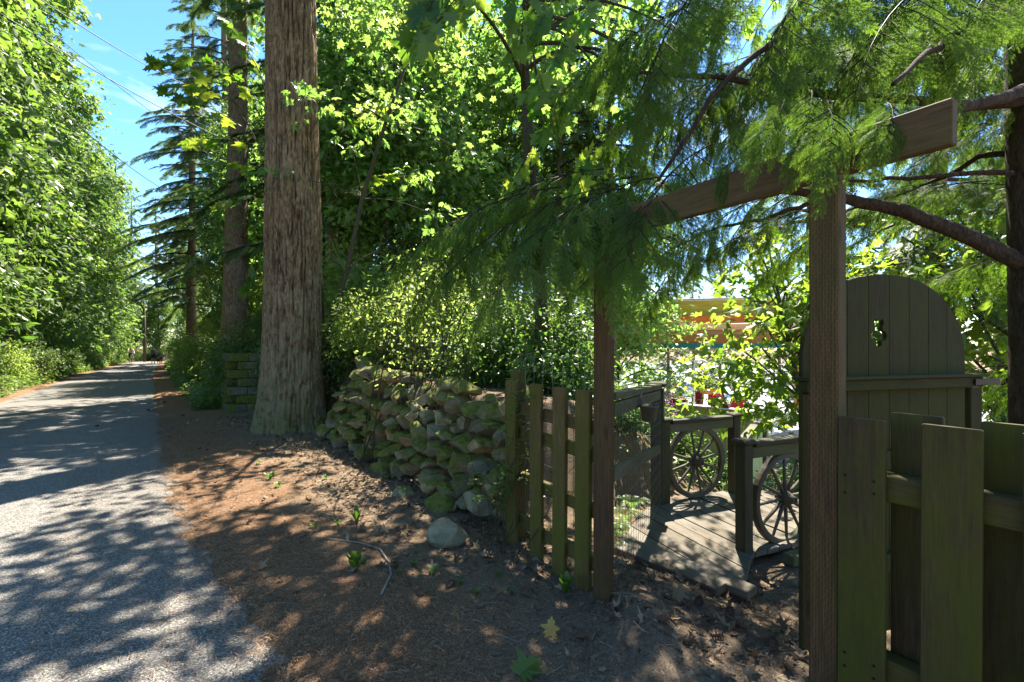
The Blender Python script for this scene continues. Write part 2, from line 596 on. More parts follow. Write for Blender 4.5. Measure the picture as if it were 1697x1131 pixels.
def wood_mat(name, base, dark, moss=0.3, incised=False, moss_col=(0.075, 0.095, 0.012), rough=0.8, grey=0.0, spec=0.25, moss_scale=2.2):
    t = NT(name)
    g = t.pos('attr', 'gv')
    ring = t.noise(g, 62, 7, 0.7, sc=(1.0, 1.0, 0.06), dist=1.6)
    fine = t.noise(g, 170, 3, 0.6, sc=(1, 1, 0.06))
    big = t.noise(g, 2.0, 3, 0.5, sc=(1, 1, 0.5))
    h = t.math('ADD', t.math('MULTIPLY', ring, 0.6), t.math('MULTIPLY', fine, 0.4))
    col = t.ramp(h, [(0.38, dark), (0.60, base), (0.72, tuple(min(1, 1.5 * c) for c in base))])
    col = t.mix(t.mrange(big, 0.35, 0.7, 0.0, 0.5), col, t.mix(1.0, col, (0.6, 0.55, 0.52), 'MULTIPLY'))
    st_k = t.mrange(t.noise(g, 9, 5, 0.65, sc=(1, 1, 0.10), dist=0.5), 0.48, 0.72, 0, 0.6)
    col = t.mix(st_k, col, tuple(0.45 * c for c in dark))
    # knots
    vo = t.n('TexVoronoi', feature='F1')
    vo.inputs['Scale'].default_value = 1.0
    mp = t.n('Mapping')
    mp.inputs['Scale'].default_value = (9, 9, 2.2)
    t.l(g, mp.inputs['Vector'])
    t.l(mp.outputs['Vector'], vo.inputs['Vector'])
    kn = t.mrange(vo.outputs['Distance'], 0.13, 0.05, 0.0, 0.75)
    col = t.mix(kn, col, (dark[0]*0.4, dark[1]*0.4, dark[2]*0.4))
    if grey:
        gk = t.mrange(t.noise(g, 5, 4, 0.6, sc=(1, 1, 0.3)), 0.4, 0.65, 0, grey)
        col = t.mix(gk, col, (0.20, 0.185, 0.16))
    if moss:
        mk = t.mrange(t.math('ADD', t.math('MULTIPLY', t.noise(g, moss_scale, 5, 0.6, sc=(1.6, 1.6, 0.6)), 0.7), t.math('MULTIPLY', t.noise(g, 40, 5, 0.7, sc=(1, 1, 0.35)), 0.3)), 0.38, 0.62, 0.0, moss)
        col = t.mix(mk, col, t.mix(1.0, t.mix(0.5, col, (0.3, 0.3, 0.3)), tuple(min(1, 3.4 * c) for c in moss_col), 'MULTIPLY'))
        col = t.mix(t.math('MULTIPLY', mk, 0.55), col, moss_col)
    nm = t.bump(h, 0.3, 0.003)
    if incised:
        br = t.n('TexBrick', offset=0.5)
        br.inputs['Scale'].default_value = 1.0
        br.inputs['Brick Width'].default_value = 0.024
        br.inputs['Row Height'].default_value = 0.0085
        br.inputs['Mortar Size'].default_value = 0.0028
        br.inputs['Mortar Smooth'].default_value = 0.3
        sp = t.n('SeparateXYZ')
        t.l(g, sp.inputs[0])
        cb = t.n('CombineXYZ')
        t.l(sp.outputs['Z'], cb.inputs['X'])
        t.l(t.math('ADD', sp.outputs['X'], sp.outputs['Y']), cb.inputs['Y'])
        t.l(cb.outputs[0], br.inputs['Vector'])
        inv = t.math('SUBTRACT', 1.0, br.outputs['Fac'])
        col = t.mix(t.math('MULTIPLY', inv, 0.0), col, col)
        dash = t.n('TexBrick', offset=0.5)
        dash.inputs['Brick Width'].default_value = 0.03
        dash.inputs['Row Height'].default_value = 0.0105
        dash.inputs['Scale'].default_value = 1.0
        dash.inputs['Mortar Size'].default_value = 0.0036
        t.l(cb.outputs[0], dash.inputs['Vector'])
        dk = t.math('MULTIPLY', t.math('SUBTRACT', 1.0, dash.outputs['Fac']), 0.5)
        col = t.mix(dk, col, (dark[0]*0.35, dark[1]*0.35, dark[2]*0.35))
        nm = t.bump(dash.outputs['Fac'], 0.4, 0.002, nm)
    return t.done(col, rough, nm, spec)
M['wood_post'] = wood_mat('wood_incised', (0.130, 0.066, 0.029), (0.058, 0.028, 0.013), 0.28, True)
M['wood_beam'] = wood_mat('wood_beam', (0.13, 0.073, 0.032), (0.060, 0.031, 0.014), 0.25)
M['wood_picket'] = wood_mat('wood_picket_algae', (0.17, 0.105, 0.042), (0.07, 0.042, 0.016), 0.7, moss_col=(0.105, 0.11, 0.008))
M['wood_picket_right'] = wood_mat('wood_picket_right', (0.095, 0.056, 0.030), (0.040, 0.023, 0.013), 0.78, moss_col=(0.070, 0.078, 0.004))
M['wood_door'] = wood_mat('wood_door', (0.050, 0.033, 0.009), (0.018, 0.012, 0.003), 0.85, moss_col=(0.046, 0.050, 0.002))
M['wood_dark'] = wood_mat('wood_dark', (0.060, 0.045, 0.032), (0.028, 0.020, 0.015), 0.35, rough=0.7)
M['wood_grey'] = wood_mat('wood_deck', (0.145, 0.115, 0.085), (0.06, 0.046, 0.034), 0.15, grey=0.4)
M['wood_rail'] = wood_mat('wood_rail_mossy', (0.15, 0.125, 0.08), (0.075, 0.058, 0.035), 0.6, grey=0.4)
M['wood_wheel'] = wood_mat('wood_wheel', (0.11, 0.088, 0.062), (0.05, 0.038, 0.026), 0.3, grey=0.3, rough=0.7)
M['wood_pole'] = wood_mat('wood_pole', (0.14, 0.10, 0.075), (0.06, 0.045, 0.032), 0.0)
M['paint_green'] = wood_mat('paint_sage', (0.50, 0.58, 0.22), (0.42, 0.50, 0.19), 0.0, rough=0.6)
M['paint_lime'] = wood_mat('paint_lime', (0.50, 0.50, 0.07), (0.42, 0.42, 0.06), 0.0, rough=0.6)
M['paint_orange'] = wood_mat('stain_orange', (0.50, 0.20, 0.045), (0.34, 0.12, 0.03), 0.0, rough=0.5)

def plain(name, col, rough=0.5, metal=0.0, spec=0.4, var=0.15, scale=20):
    t = NT(name)
    p = t.pos('obj')
    n = t.noise(p, scale, 4)
    c = t.mix(t.mrange(n, 0.3, 0.7, 0, 1), tuple(x * (1 - var) for x in col), tuple(min(1, x * (1 + var)) for x in col))
    return t.done(c, rough, t.bump(n, 0.08, 0.003), spec, metal)
M['wire'] = plain('galvanised_wire', (0.16, 0.165, 0.16), 0.5, 0.5)
M['cable'] = plain('cable_black', (0.03, 0.03, 0.032), 0.5)
M['iron'] = plain('black_iron', (0.015, 0.015, 0.016), 0.45, 0.6)
M['brass'] = plain('latch_brass', (0.42, 0.30, 0.10), 0.4, 0.6)
M['pot'] = plain('pot_dark_olive', (0.09, 0.08, 0.055), 0.6)
M['white'] = plain('white_paint', (0.78, 0.78, 0.76), 0.5, var=0.05)
M['grey_roof'] = plain('roof_metal', (0.42, 0.45, 0.47), 0.4, 0.2)
M['teal'] = plain('awning_teal', (0.01, 0.17, 0.15), 0.7)
M['red'] = plain('cushion_red', (0.45, 0.02, 0.05), 0.7)
M['maroon'] = plain('planter_maroon', (0.16, 0.03, 0.04), 0.6)
M['chair_frame'] = plain('chair_frame', (0.10, 0.07, 0.06), 0.5)
M['table_top'] = plain('table_top', (0.5, 0.52, 0.53), 0.35)
M['basket'] = plain('basket_coir', (0.50, 0.22, 0.06), 0.8)
M['fascia'] = plain('fascia_cream', (0.55, 0.42, 0.26), 0.6)
M['skin'] = plain('skin', (0.45, 0.27, 0.19), 0.5, var=0.04)
M['shirt_pink'] = plain('shirt_pale_pink', (0.62, 0.48, 0.46), 0.8)
M['black_cloth'] = plain('black_cloth', (0.02, 0.02, 0.025), 0.8)
M['grey_cloth'] = plain('grey_cloth', (0.10, 0.10, 0.11), 0.8)
M['hair'] = plain('hair_dark', (0.03, 0.02, 0.015), 0.6)
M['dog_fur'] = plain('dog_fur', (0.10, 0.075, 0.05), 0.85, var=0.4)
M['tyre'] = plain('tyre', (0.02, 0.02, 0.02), 0.8)
M['bike'] = plain('bike_frame', (0.55, 0.56, 0.58), 0.35, 0.3)
M['concrete_lot'] = plain('concrete_lot', (0.20, 0.20, 0.195), 0.85, var=0.15, scale=0.6)
M['patio'] = plain('patio_floor', (0.22, 0.22, 0.215), 0.8, var=0.1, scale=2)
M['cone'] = plain('pine_cone_brown', (0.09, 0.05, 0.03), 0.8, var=0.4, scale=60)
M['twig'] = plain('twig_grey', (0.20, 0.17, 0.13), 0.85, var=0.4, scale=40)

def stone_mat(name, base, moss):
    t = NT(name)
    o = t.n('ObjectInfo').outputs['Random']
    vo_ = t.n('VectorMath', operation='ADD')
    cb_ = t.n('CombineXYZ')
    for k_, m_ in zip('XYZ', (61.0, 143.0, 97.0)):
        t.l(t.math('MULTIPLY', o, m_), cb_.inputs[k_])
    t.l(t.pos('geo'), vo_.inputs[0]); t.l(cb_.outputs[0], vo_.inputs[1])
    p = vo_.outputs[0]
    a = t.noise(p, 7, 5, 0.6)
    b = t.noise(p, 55, 4, 0.65)
    col = t.ramp(a, [(0.3, tuple(c * 0.55 for c in base)), (0.55, base), (0.72, tuple(c * 1.45 for c in base))])
    hue = t.ramp(t.math('FRACT', t.math('MULTIPLY', o, 7.3)), [(0.0, (0.55, 0.56, 0.52)), (0.3, (0.95, 0.93, 0.85)), (0.55, (0.7, 0.66, 0.5)), (0.8, (1.3, 1.12, 0.75)), (1.0, (0.75, 0.82, 0.85))])
    col = t.mix(1.0, col, hue, 'MULTIPLY')
    col = t.mix(t.mrange(b, 0.55, 0.75, 0, 0.45), col, (0.30, 0.30, 0.24))
    col = t.mix(t.mrange(b, 0.42, 0.30, 0, 0.5), col, (0.03, 0.028, 0.02))
    sp = t.n('SeparateXYZ')
    t.l(t.n('NewGeometry').outputs['Normal'], sp.inputs[0])
    up = t.mrange(sp.outputs['Z'], -0.6, 0.9)
    mv = t.math('ADD', t.math('MULTIPLY', up, 0.34), t.math('ADD', t.noise(p, 3.2, 5, 0.65), t.math('MULTIPLY', t.math('FRACT', t.math('MULTIPLY', o, 13.7)), 0.30)))
    mk = t.mrange(mv, 0.80 - moss * 0.2, 0.98 - moss * 0.2, 0, 0.92)
    mc = t.ramp(t.noise(p, 26, 4), [(0.3, (0.045, 0.055, 0.007)), (0.7, (0.14, 0.15, 0.018))])
    col = t.mix(mk, col, mc)
    hh = t.math('ADD', t.math('MULTIPLY', a, 0.6), t.math('ADD', t.math('MULTIPLY', b, 0.35), t.math('MULTIPLY', t.math('MULTIPLY', mk, t.noise(p, 120, 3)), 0.5)))
    return t.done(col, 0.9, t.bump(hh, 0.7, 0.02), 0.2)
M['stone'] = stone_mat('fieldstone_mossy', (0.205, 0.178, 0.118), 0.16)
M['granite'] = stone_mat('granite_pale', (0.24, 0.235, 0.19), -0.9)
M['block'] = stone_mat('concrete_block_mossy', (0.13, 0.135, 0.12), 0.72)

# asphalt
t = NT('asphalt')
p = t.pos('geo')
v = t.n('TexVoronoi', feature='F1')
v.inputs['Scale'].default_value = 150
t.l(p, v.inputs['Vector'])
agg = t.n('SeparateColor')
t.l(v.outputs['Color'], agg.inputs[0])
big = t.noise(p, 0.7, 5, 0.6)
mid = t.noise(p, 6, 4, 0.6)
col = t.ramp(agg.outputs['Red'], [(0.0, (0.050, 0.047, 0.042)), (0.55, (0.112, 0.105, 0.093)), (0.9, (0.215, 0.20, 0.175)), (1.0, (0.36, 0.33, 0.285))])
col = t.mix(t.mrange(big, 0.35, 0.7, 0, 0.45), col, t.mix(1.0, col, (1.28, 1.25, 1.2), 'MULTIPLY'))
col = t.mix(t.mrange(mid, 0.62, 0.75, 0, 0.25), col, (0.16, 0.10, 0.065))
cv = t.n('TexVoronoi', feature='DISTANCE_TO_EDGE')
cv.inputs['Scale'].default_value = 0.55
wv_ = t.n('VectorMath', operation='ADD')
nz_ = t.n('TexNoise'); nz_.inputs['Scale'].default_value = 2.5; nz_.inputs['Detail'].default_value = 6
t.l(p, nz_.inputs['Vector'])
sc_ = t.n('VectorMath', operation='SCALE'); sc_.inputs['Scale'].default_value = 0.9
t.l(nz_.outputs['Color'], sc_.inputs[0])
t.l(p, wv_.inputs[0]); t.l(sc_.outputs[0], wv_.inputs[1])
t.l(wv_.outputs[0], cv.inputs['Vector'])
ck = t.math('MULTIPLY', t.mrange(cv.outputs['Distance'], 0.012, 0.003), t.mrange(big, 0.5, 0.62))
col = t.mix(t.math('MULTIPLY', ck, 0.75), col, (0.02, 0.018, 0.015))
hgt = t.math('ADD', t.math('MULTIPLY', v.outputs['Distance'], -1.0), t.math('MULTIPLY', mid, 0.4))
M['asphalt'] = t.done(col, 0.82, t.bump(hgt, 0.55, 0.006), 0.3)

# forest floor
t = NT('forest_floor')
p = t.pos('geo')
big = t.noise(p, 0.8, 4, 0.6)
mid = t.noise(p, 7, 6, 0.7, dist=0.6)
fine = t.noise(p, 70, 5, 0.7, dist=2.0)
strand = t.noise(p, 45, 4, 0.7, sc=(1, 3.0, 1), dist=3.0)
f = t.math('ADD', t.math('MULTIPLY', fine, 0.6), t.math('MULTIPLY', strand, 0.4))
needle = t.ramp(f, [(0.36, (0.042, 0.023, 0.012)), (0.5, (0.155, 0.085, 0.044)), (0.62, (0.42, 0.26, 0.155))])
soil = t.ramp(f, [(0.36, (0.040, 0.027, 0.017)), (0.5, (0.165, 0.115, 0.070)), (0.64, (0.34, 0.26, 0.175))])
dust = t.ramp(f, [(0.35, (0.07, 0.056, 0.042)), (0.65, (0.20, 0.165, 0.125))])
# distance from the lane edge decides needles or soil
vm = t.n('VectorMath', operation='DOT_PRODUCT')
sub = t.n('VectorMath', operation='SUBTRACT')
t.l(p, sub.inputs[0]); sub.inputs[1].default_value = (O2[0], O2[1], 0)
t.l(sub.outputs['Vector'], vm.inputs[0]); vm.inputs[1].default_value = (N2[0], N2[1], 0)
qd = vm.outputs['Value']
band = t.math('ADD', qd, t.math('MULTIPLY', t.math('SUBTRACT', big, 0.5), 2.2))
k = t.mrange(t.math('ADD', band, t.math('MULTIPLY', t.math('SUBTRACT', mid, 0.5), 1.2)), 1.35, 0.85)
col = t.mix(k, soil, needle)
dv = t.n('VectorMath', operation='DISTANCE')
t.l(p, dv.inputs[0]); dv.inputs[1].default_value = (0.95, 2.2, 0)
kd = t.mrange(t.math('ADD', dv.outputs['Value'], t.math('MULTIPLY', t.math('SUBTRACT', mid, 0.5), 1.1)), 1.0, 0.5, 0.0, 0.5)
col = t.mix(kd, col, dust)
# far from the lane edge the floor is green with moss and weeds
kg = t.mrange(t.math('ADD', qd, t.math('MULTIPLY', t.math('SUBTRACT', mid, 0.5), 3.0)), -4.6, -6.2, 0, 0.8)
col = t.mix(kg, col, (0.05, 0.075, 0.02))
M['ground'] = t.done(col, 0.95, t.bump(t.math('ADD', f, t.math('MULTIPLY', mid, 1.2)), 0.9, 0.02), 0.1)

# ================================================================== setting
def axis(dense0, dense1, step, far0, far1, grow=1.22):
    a = list(np.arange(dense0, dense1 + 1e-6, step))
    st, x = step, dense1
    while x < far1:
        st *= grow
        x += st
        a.append(x)
    st, x = step, dense0
    while x > far0:
        st *= grow
        x -= st
        a.insert(0, x)
    return np.array(a)

def grid_mesh(S, Q, zfun):
    ss, qq = np.meshgrid(S, Q, indexing='ij')
    X, Y = xy(ss, qq)
    Z = zfun(X, Y)
    V = np.stack([X, Y, Z], -1).reshape(-1, 3)
    n, m = len(S), len(Q)
    i, j = np.meshgrid(np.arange(n - 1), np.arange(m - 1), indexing='ij')
    a = (i * m + j).ravel()
    F = np.stack([a, a + 1, a + m + 1, a + m], -1)
    # face up: check orientation
    v0, v1, v3 = V[F[0, 0]], V[F[0, 1]], V[F[0, 3]]
    if np.cross(v1 - v0, v3 - v0)[2] < 0:
        F = F[:, ::-1]
    return V, F

S_AX = axis(-6.5, 7.0, 0.06, -700, 900, 1.13)
Q_AX = axis(-0.6, 6.0, 0.06, -700, 700, 1.14)
V, F = grid_mesh(S_AX, Q_AX, gz)
structure('ground', mk_mesh('ground', V, F, M['ground'], True))

# the lane: asphalt sheet with a low crown
Sr = axis(-7, 20, 0.5, -60, 130, 1.10)
Vr, Fr = [], []
K = 15
for s in Sr:
    a, b = float(edge_l(s)) - 0.12, float(edge_r(s)) + 0.12
    for k in range(K):
        u = k / (K - 1)
        q = a + (b - a) * u
        X, Y = xy(s, q)
        Vr.append((X, Y, float(road_z(s)) - 0.030 + 0.04 * (1 - (2 * u - 1) ** 2) ** 0.5 if 0 < u < 1 else float(road_z(s)) - 0.06))
Vr = np.array(Vr)
i, j = np.meshgrid(np.arange(len(Sr) - 1), np.arange(K - 1), indexing='ij')
a = (i * K + j).ravel()
Fr = np.stack([a, a + 1, a + K + 1, a + K], -1)
if np.cross(Vr[Fr[0, 1]] - Vr[Fr[0, 0]], Vr[Fr[0, 3]] - Vr[Fr[0, 0]])[2] < 0:
    Fr = Fr[:, ::-1]
structure('road', mk_mesh('road', Vr, Fr, M['asphalt'], True))

# car park below
lot = np.array([[3, 26], [60, 18], [80, 120], [-10, 120], [-6, 40]], float)
structure('car_park', mk_mesh('car_park', np.c_[lot, np.full(5, -2.30)], [np.arange(5)[None]], M['concrete_lot']))
lot2 = np.array([[9.0, 12.2], [40, 6], [60, 17.9], [12.4, 24.6]], float)
structure('driveway', mk_mesh('driveway', np.c_[lot2, np.full(4, -2.28)], [np.arange(4)[None]], M['concrete_lot']))

# ================================================================== stones
def rock_mesh(name, seed, mat, sub=2, cuts=12, rough=0.11):
    r = np.random.default_rng(seed)
    bm = bmesh.new()
    bmesh.ops.create_icosphere(bm, subdivisions=sub + 2, radius=1.0)
    V = np.array([v.co[:] for v in bm.verts])
    F = np.array([[v.index for v in f.verts] for f in bm.faces])
    bm.free()
    for _ in range(cuts):
        n = nrm(r.normal(size=3))
        c = r.uniform(0.44, 0.76)
        d = V @ n
        over = d > c
        V[over] -= np.outer((d[over] - c) * 0.96, n)
    V *= 1 + (fbm(V * 1.3 + seed * 3.1, seed, 3)[:, None] - 0.5) * rough * 2.4
    V += (fbm(V * 4.5 + seed, seed + 5, 3)[:, None] - 0.5) * 0.13 * nrm(V)
    V -= (V.max(0) + V.min(0)) / 2
    V /= (V.max(0) - V.min(0)) / 2
    me = mk_mesh(name, V, F, mat, True)
    me.set_sharp_from_angle(angle=R(24))
    return me
ROCKS = [rock_mesh('stone', 40 + k, M['stone']) for k in range(16)]

wall = thing('stone_wall', 'low dry-stacked wall of mossy fieldstones beside the big fir trunk', 'stone wall', (*xy(0.2, 2.1), 0.0))
wo = ORG[wall]
def add_stone(a, h, w, hh, dp, tilt=0.0, extra_q=0.0, i=0):
    """a: along the lane (s), h: height of centre above soil, batter backwards"""
    q = 2.12 + 0.28 * h + extra_q
    X, Y = xy(a, q)
    ground = float(road_z(a)) + 0.02
    st = obj('stone', ROCKS[i % len(ROCKS)], wall)
    st.location = (X - wo[0], Y - wo[1], ground + h - wo[2])
    ang = math.atan2(T2[1], T2[0])
    st.rotation_mode = 'XYZ'
    st.rotation_euler = (random.uniform(-0.25, 0.25), tilt, ang + random.uniform(-0.25, 0.25) + (math.pi if random.random() < 0.5 else 0))
    st.scale = (w / 2, dp / 2, hh / 2)
    return st
k = 0
h = 0.02
rows = 0
while h < 1.16:
    rh = random.uniform(0.14, 0.215)
    a = -2.12 + random.uniform(-0.05, 0.1) + (0.0 if h < 0.9 else 0.05)
    a1 = 2.55 - 0.35 * h + random.uniform(-0.1, 0.1)
    while a < a1:
        w = random.uniform(0.17, 0.40)
        top = 1.02 + 0.10 * (a + 2) / 4.2 + 0.06 * math.sin(a * 5)
        if h + rh * 0.4 < top:
            add_stone(a + w / 2, h + rh / 2 + random.uniform(-0.035, 0.035), w * 1.04, rh * random.uniform(0.95, 1.25), random.uniform(0.26, 0.38),
                      random.uniform(-0.28, 0.28) if random.random() < 0.85 else random.uniform(-0.8, 0.8), random.uniform(-0.09, 0.05), random.randrange(16))
        a += w * 1.0
    h += rh * 0.97
# chinking stones and a few on the soil in front and on top
for _ in range(40):
    a = random.uniform(-2.0, 2.4); hh = random.uniform(0.1, 1.0)
    s_ = random.uniform(0.07, 0.13)
    add_stone(a, hh, s_ * 1.4, s_, s_ * 1.3, random.uniform(-0.5, 0.5), -0.10, random.randrange(16))
for (a, hgt, w, hh, dq) in ((-1.35, 0.03, 0.34, 0.18, -0.20), (-0.75, 0.0, 0.30, 0.14, -0.30), (0.2, 0.03, 0.30, 0.20, -0.14),
                            (2.25, 1.16, 0.34, 0.28, 0.10), (1.7, 1.13, 0.36, 0.17, 0.0), (0.9, 1.10, 0.42, 0.14, -0.02), (2.6, 0.35, 0.35, 0.30, -0.02), (2.7, 0.12, 0.42, 0.26, -0.06)):
    add_stone(a, hgt, w, hh, w * 0.85, random.uniform(-0.3, 0.3), dq, random.randrange(16))

# boulder on the verge
bx, by = (742 - 848.5) / F_PX * 3.62, 3.62
bz = gz1(bx, by)
b = obj('boulder', rock_mesh('boulder', 91, M['granite'], 3, 6, 0.12), None, (bx, by, bz + 0.07), (0.1, 0.05, 0.4))
b.scale = (0.155, 0.125, 0.115)
tag(b, 'pale grey granite boulder half sunk in leaf litter before the wall', 'boulder')

# stacked block retaining wall beyond the fir
blk = thing('block_wall', 'mossy concrete block retaining wall stepping back in courses behind the fir trunk', 'retaining wall', tuple(at(404, 682, 11.3) * [1, 1, 0]))
c0 = ORG[blk][:2]
bdir, bprp = np.array([T2[0], T2[1]]), np.array([N2[0], N2[1]])
for c in range(7):
    z0 = -0.02 + c * 0.195
    for k in range(5):
        # face towards the camera (across the lane normal)
        off = 0.05 * c
        p = c0 + bdir * off + bprp * (0.0 + 0.40 * k + (0.2 if c % 2 else 0) + off * 0.3) - bprp * 0.35
        mbk = MB()
        p0 = np.array([*(p), z0]); p1 = np.array([*(p + bprp * 0.392), z0])
        Vb, Fb, Gb = beam(p0 + [0, 0, .094], p1 + [0, 0, .094], 0.186, 0.26, (0, 0, 1), 0.012)
        part('block', mbk.add(Vb, Fb, Gb), M['block'], blk)
    for k in range(4):
        off = 0.05 * c
        p = c0 + bdir * (off + 0.135 + 0.40 * k + (0.2 if c % 2 else 0)) - bprp * (0.22 - off * 0.3)
        Vb, Fb, Gb = beam(np.array([*p, z0 + .094]), np.array([*(p + bdir * 0.392), z0 + .094]), 0.186, 0.26, (0, 0, 1), 0.012)
        part('block', MB().add(Vb, Fb, Gb), M['block'], blk)

# ================================================================== gate, fences
FP, FD = np.array([0.53, 2.80]), np.array([0.523, -0.852])     # fence line
FN = np.array([-0.852, -0.523])                                # towards the lane
def fpt(t, out=0.0, z=0.0):
    p = FP + FD * t + FN * out
    return np.array([p[0], p[1], z])
def upbeam(p, z0, z1, w, t_, wd=None, ch=0.004, lean=0.004):
    wd = FD if wd is None else wd
    j = rng.normal(0, lean, 2)
    return beam(np.array([p[0], p[1], z0]), np.array([p[0] + j[0], p[1] + j[1], z1]), w, t_, np.array([wd[0], wd[1], 0]), ch)

TR = 1.202                                                     # t of right post
arb = thing('gate_arbor', 'brown timber gateway of two tall posts carrying one crossbeam', 'gateway', tuple(fpt(0.6)))
wdl = nrm(FD + 0.55 * np.array([1, 0]))
V, Fc, G = upbeam(fpt(0, 0.0), gz1(*fpt(0)[:2]) - 0.25, 2.24, 0.105, 0.062, wdl, 0.006)
part('post', MB().add(V, Fc, G), M['wood_post'], arb)
V, Fc, G = upbeam(fpt(TR, 0.0), gz1(*fpt(TR)[:2]) - 0.3, 2.225, 0.102, 0.062, FD, 0.006)
part('post', MB().add(V, Fc, G), M['wood_post'], arb)
V, Fc, G = beam(fpt(-0.22, -0.056, 2.205), fpt(TR + 0.345, -0.056, 2.205), 0.145, 0.042, (0, 0, 1), 0.004)
part('beam', MB().add(V, Fc, G), M['wood_beam'], arb)
# dark bolt heads
for t_ in (0, TR):
    Vt, Ft = lathe([(0, 0.012), (0.012, 0.012), (0.014, 0)], 8)
    Rm = frames(np.array([[FD[0], FD[1], 0]]), np.array([[FN[0], FN[1], 0]]))[0]
    for dz in (2.17, 2.12):
        part('bolt', MB().add(Vt @ Rm.T + fpt(t_, 0.031, dz), Ft), M['iron'], arb)

# left picket fence
lf = thing('picket_fence', 'short algae-green picket fence with wire mesh joining stone wall to gate', 'fence', tuple(fpt(-0.5)))
for t_, wdt, out, tp in ((-0.185, 0.105, 0.0, 1.235), (-0.42, 0.10, 0.0, 1.235), (-0.68, 0.10, 0.0, 1.24), (-0.985, 0.105, 0.02, 1.245)):
    p = fpt(t_, out)
    g = gz1(p[0], p[1])
    V, Fc, G = upbeam(p, g - 0.06, tp, wdt, 0.042, nrm(FD + 0.45 * np.array([1, 0])), 0.005)
    part('picket', MB().add(V, Fc, G), M['wood_picket'], lf)
for z_ in (1.03, 0.86, 0.52, 0.20):
    V, Fc, G = beam(fpt(-1.05, -0.05, z_), fpt(-0.06, -0.05, z_ - 0.02), 0.085, 0.036, (0, 0, 1), 0.004)
    part('rail', MB().add(V, Fc, G), M['wood_picket'], lf)
V, Fc, G = upbeam(fpt(-1.06, -0.09), -0.05, 1.31, 0.09, 0.09)
part('post', MB().add(V, Fc, G), M['wood_picket'], lf)
def wire_panel(p0, p1, z0a, z1a, z0b, z1b, nx, nz, r=0.0022):
    mb = MB()
    p0, p1 = np.asarray(p0, float)[:2], np.asarray(p1, float)[:2]
    for k in range(nx + 1):
        u = k / nx
        p = p0 + (p1 - p0) * u
        mb.add(*tube([[*p, z0a + (z0b - z0a) * u], [*p, z1a + (z1b - z1a) * u]], r, 4))
    for k in range(nz + 1):
        u = k / nz
        off = 0.004 * nrm(np.array([-(p1 - p0)[1], (p1 - p0)[0]]))
        mb.add(*tube([[*(p0 + off), z0a + (z1a - z0a) * u], [*(p1 + off), z0b + (z1b - z0b) * u]], r, 4))
    return mb
part('wire_mesh', wire_panel(fpt(-1.08, -0.09), fpt(-0.04, -0.09), 0.1, 1.43, 0.1, 1.43, 9, 12, 0.0016), M['wire'], lf)

# right picket fence (boards on both faces of the rails)
rf = thing('picket_fence', 'tall wide-board fence with boards alternating on both faces beside right gate post', 'fence', tuple(fpt(1.8)))
tt = TR + 0.128
FRONT_PK = []
for k in range(4):
    t_ = tt + k * 0.232
    p = fpt(t_, 0.045)
    V, Fc, G = upbeam(p, gz1(p[0], p[1]) - 0.03, 1.262 + 0.006 * ((k * 7) % 3 - 1), 0.14, 0.020, FD, 0.003)
    FRONT_PK.append(part('picket', MB().add(V, Fc, G), M['wood_picket_right'], rf))
    p = fpt(t_ + 0.116, -0.045 - 0.02)
    V, Fc, G = upbeam(p, gz1(p[0], p[1]) - 0.03, 1.275, 0.14, 0.020, FD, 0.003)
    part('picket', MB().add(V, Fc, G), M['wood_picket_right'], rf)
Vn, Fn = lathe([(0, 0.003), (0.004, 0.003), (0.0045, 0)], 7)
Rn = frames(np.array([[FD[0], FD[1], 0]]), np.array([[FN[0], FN[1], 0]]))[0]
for k in range(4):
    for z_ in (1.05, 1.01, 0.44, 0.40):
        for du in (-0.045, 0.042):
            part('nail', MB().add(Vn @ Rn.T + fpt(tt + k * 0.232 + du, 0.0555, z_ + rng.normal(0, 0.006)), Fn), M['iron'], FRONT_PK[k])
for z_ in (1.03, 0.42):
    V, Fc, G = beam(fpt(TR + 0.06, -0.010, z_), fpt(TR + 1.05, -0.010, z_), 0.088, 0.068, (0, 0, 1), 0.004)
    part('rail', MB().add(V, Fc, G), M['wood_picket_right'], rf)
V, Fc, G = upbeam(fpt(TR + 1.11, -0.01), -0.2, 1.25, 0.09, 0.09)
part('post', MB().add(V, Fc, G), M['wood_picket_right'], rf)

# arched door behind the fence
dA, dB = np.array([1.335, 2.235]), np.array([2.385, 2.555])
dD = nrm(dB - dA); dW = np.linalg.norm(dB - dA)
dN = np.array([dD[1], -dD[0]])                                 # towards the camera
door = thing('arched_gate', 'dark green arched board gate standing open with small cut-out shape', 'gate', (dA[0], dA[1], 0.05))
def dpt(u, out, z):
    p = dA + dD * u + dN * out
    return np.array([p[0], p[1], z])
SPR, RISE = 1.44, 0.415
def arch(u):
    v = (u - dW / 2) / (dW / 2)
    return SPR + RISE * math.sqrt(max(0.0, 1 - min(1, abs(v)) ** 2.3)) ** 1.05
def in_door(V):
    return dA[0] + dD[0] * V[:, 0] + dN[0] * V[:, 2], dA[1] + dD[1] * V[:, 0] + dN[1] * V[:, 2], V[:, 1]
nb = 8
cols = np.linspace(0, dW, nb + 1)
cu, cz = 0.481, 1.565
def cutout():
    pts = []
    outline = [(0, -0.062), (0.012, -0.050), (0.012, -0.030), (0.028, -0.030), (0.040, -0.012), (0.030, 0.008), (0.018, 0.012), (0.016, 0.026), (0.022, 0.044), (0.018, 0.062), (0.006, 0.055),
               (-0.006, 0.055), (-0.018, 0.062), (-0.022, 0.044), (-0.016, 0.026), (-0.018, 0.012), (-0.030, 0.008), (-0.036, -0.012), (-0.026, -0.030), (-0.012, -0.030), (-0.012, -0.050)]
    return [(cu + a * 1.5, cz + b * 1.15) for a, b in outline]
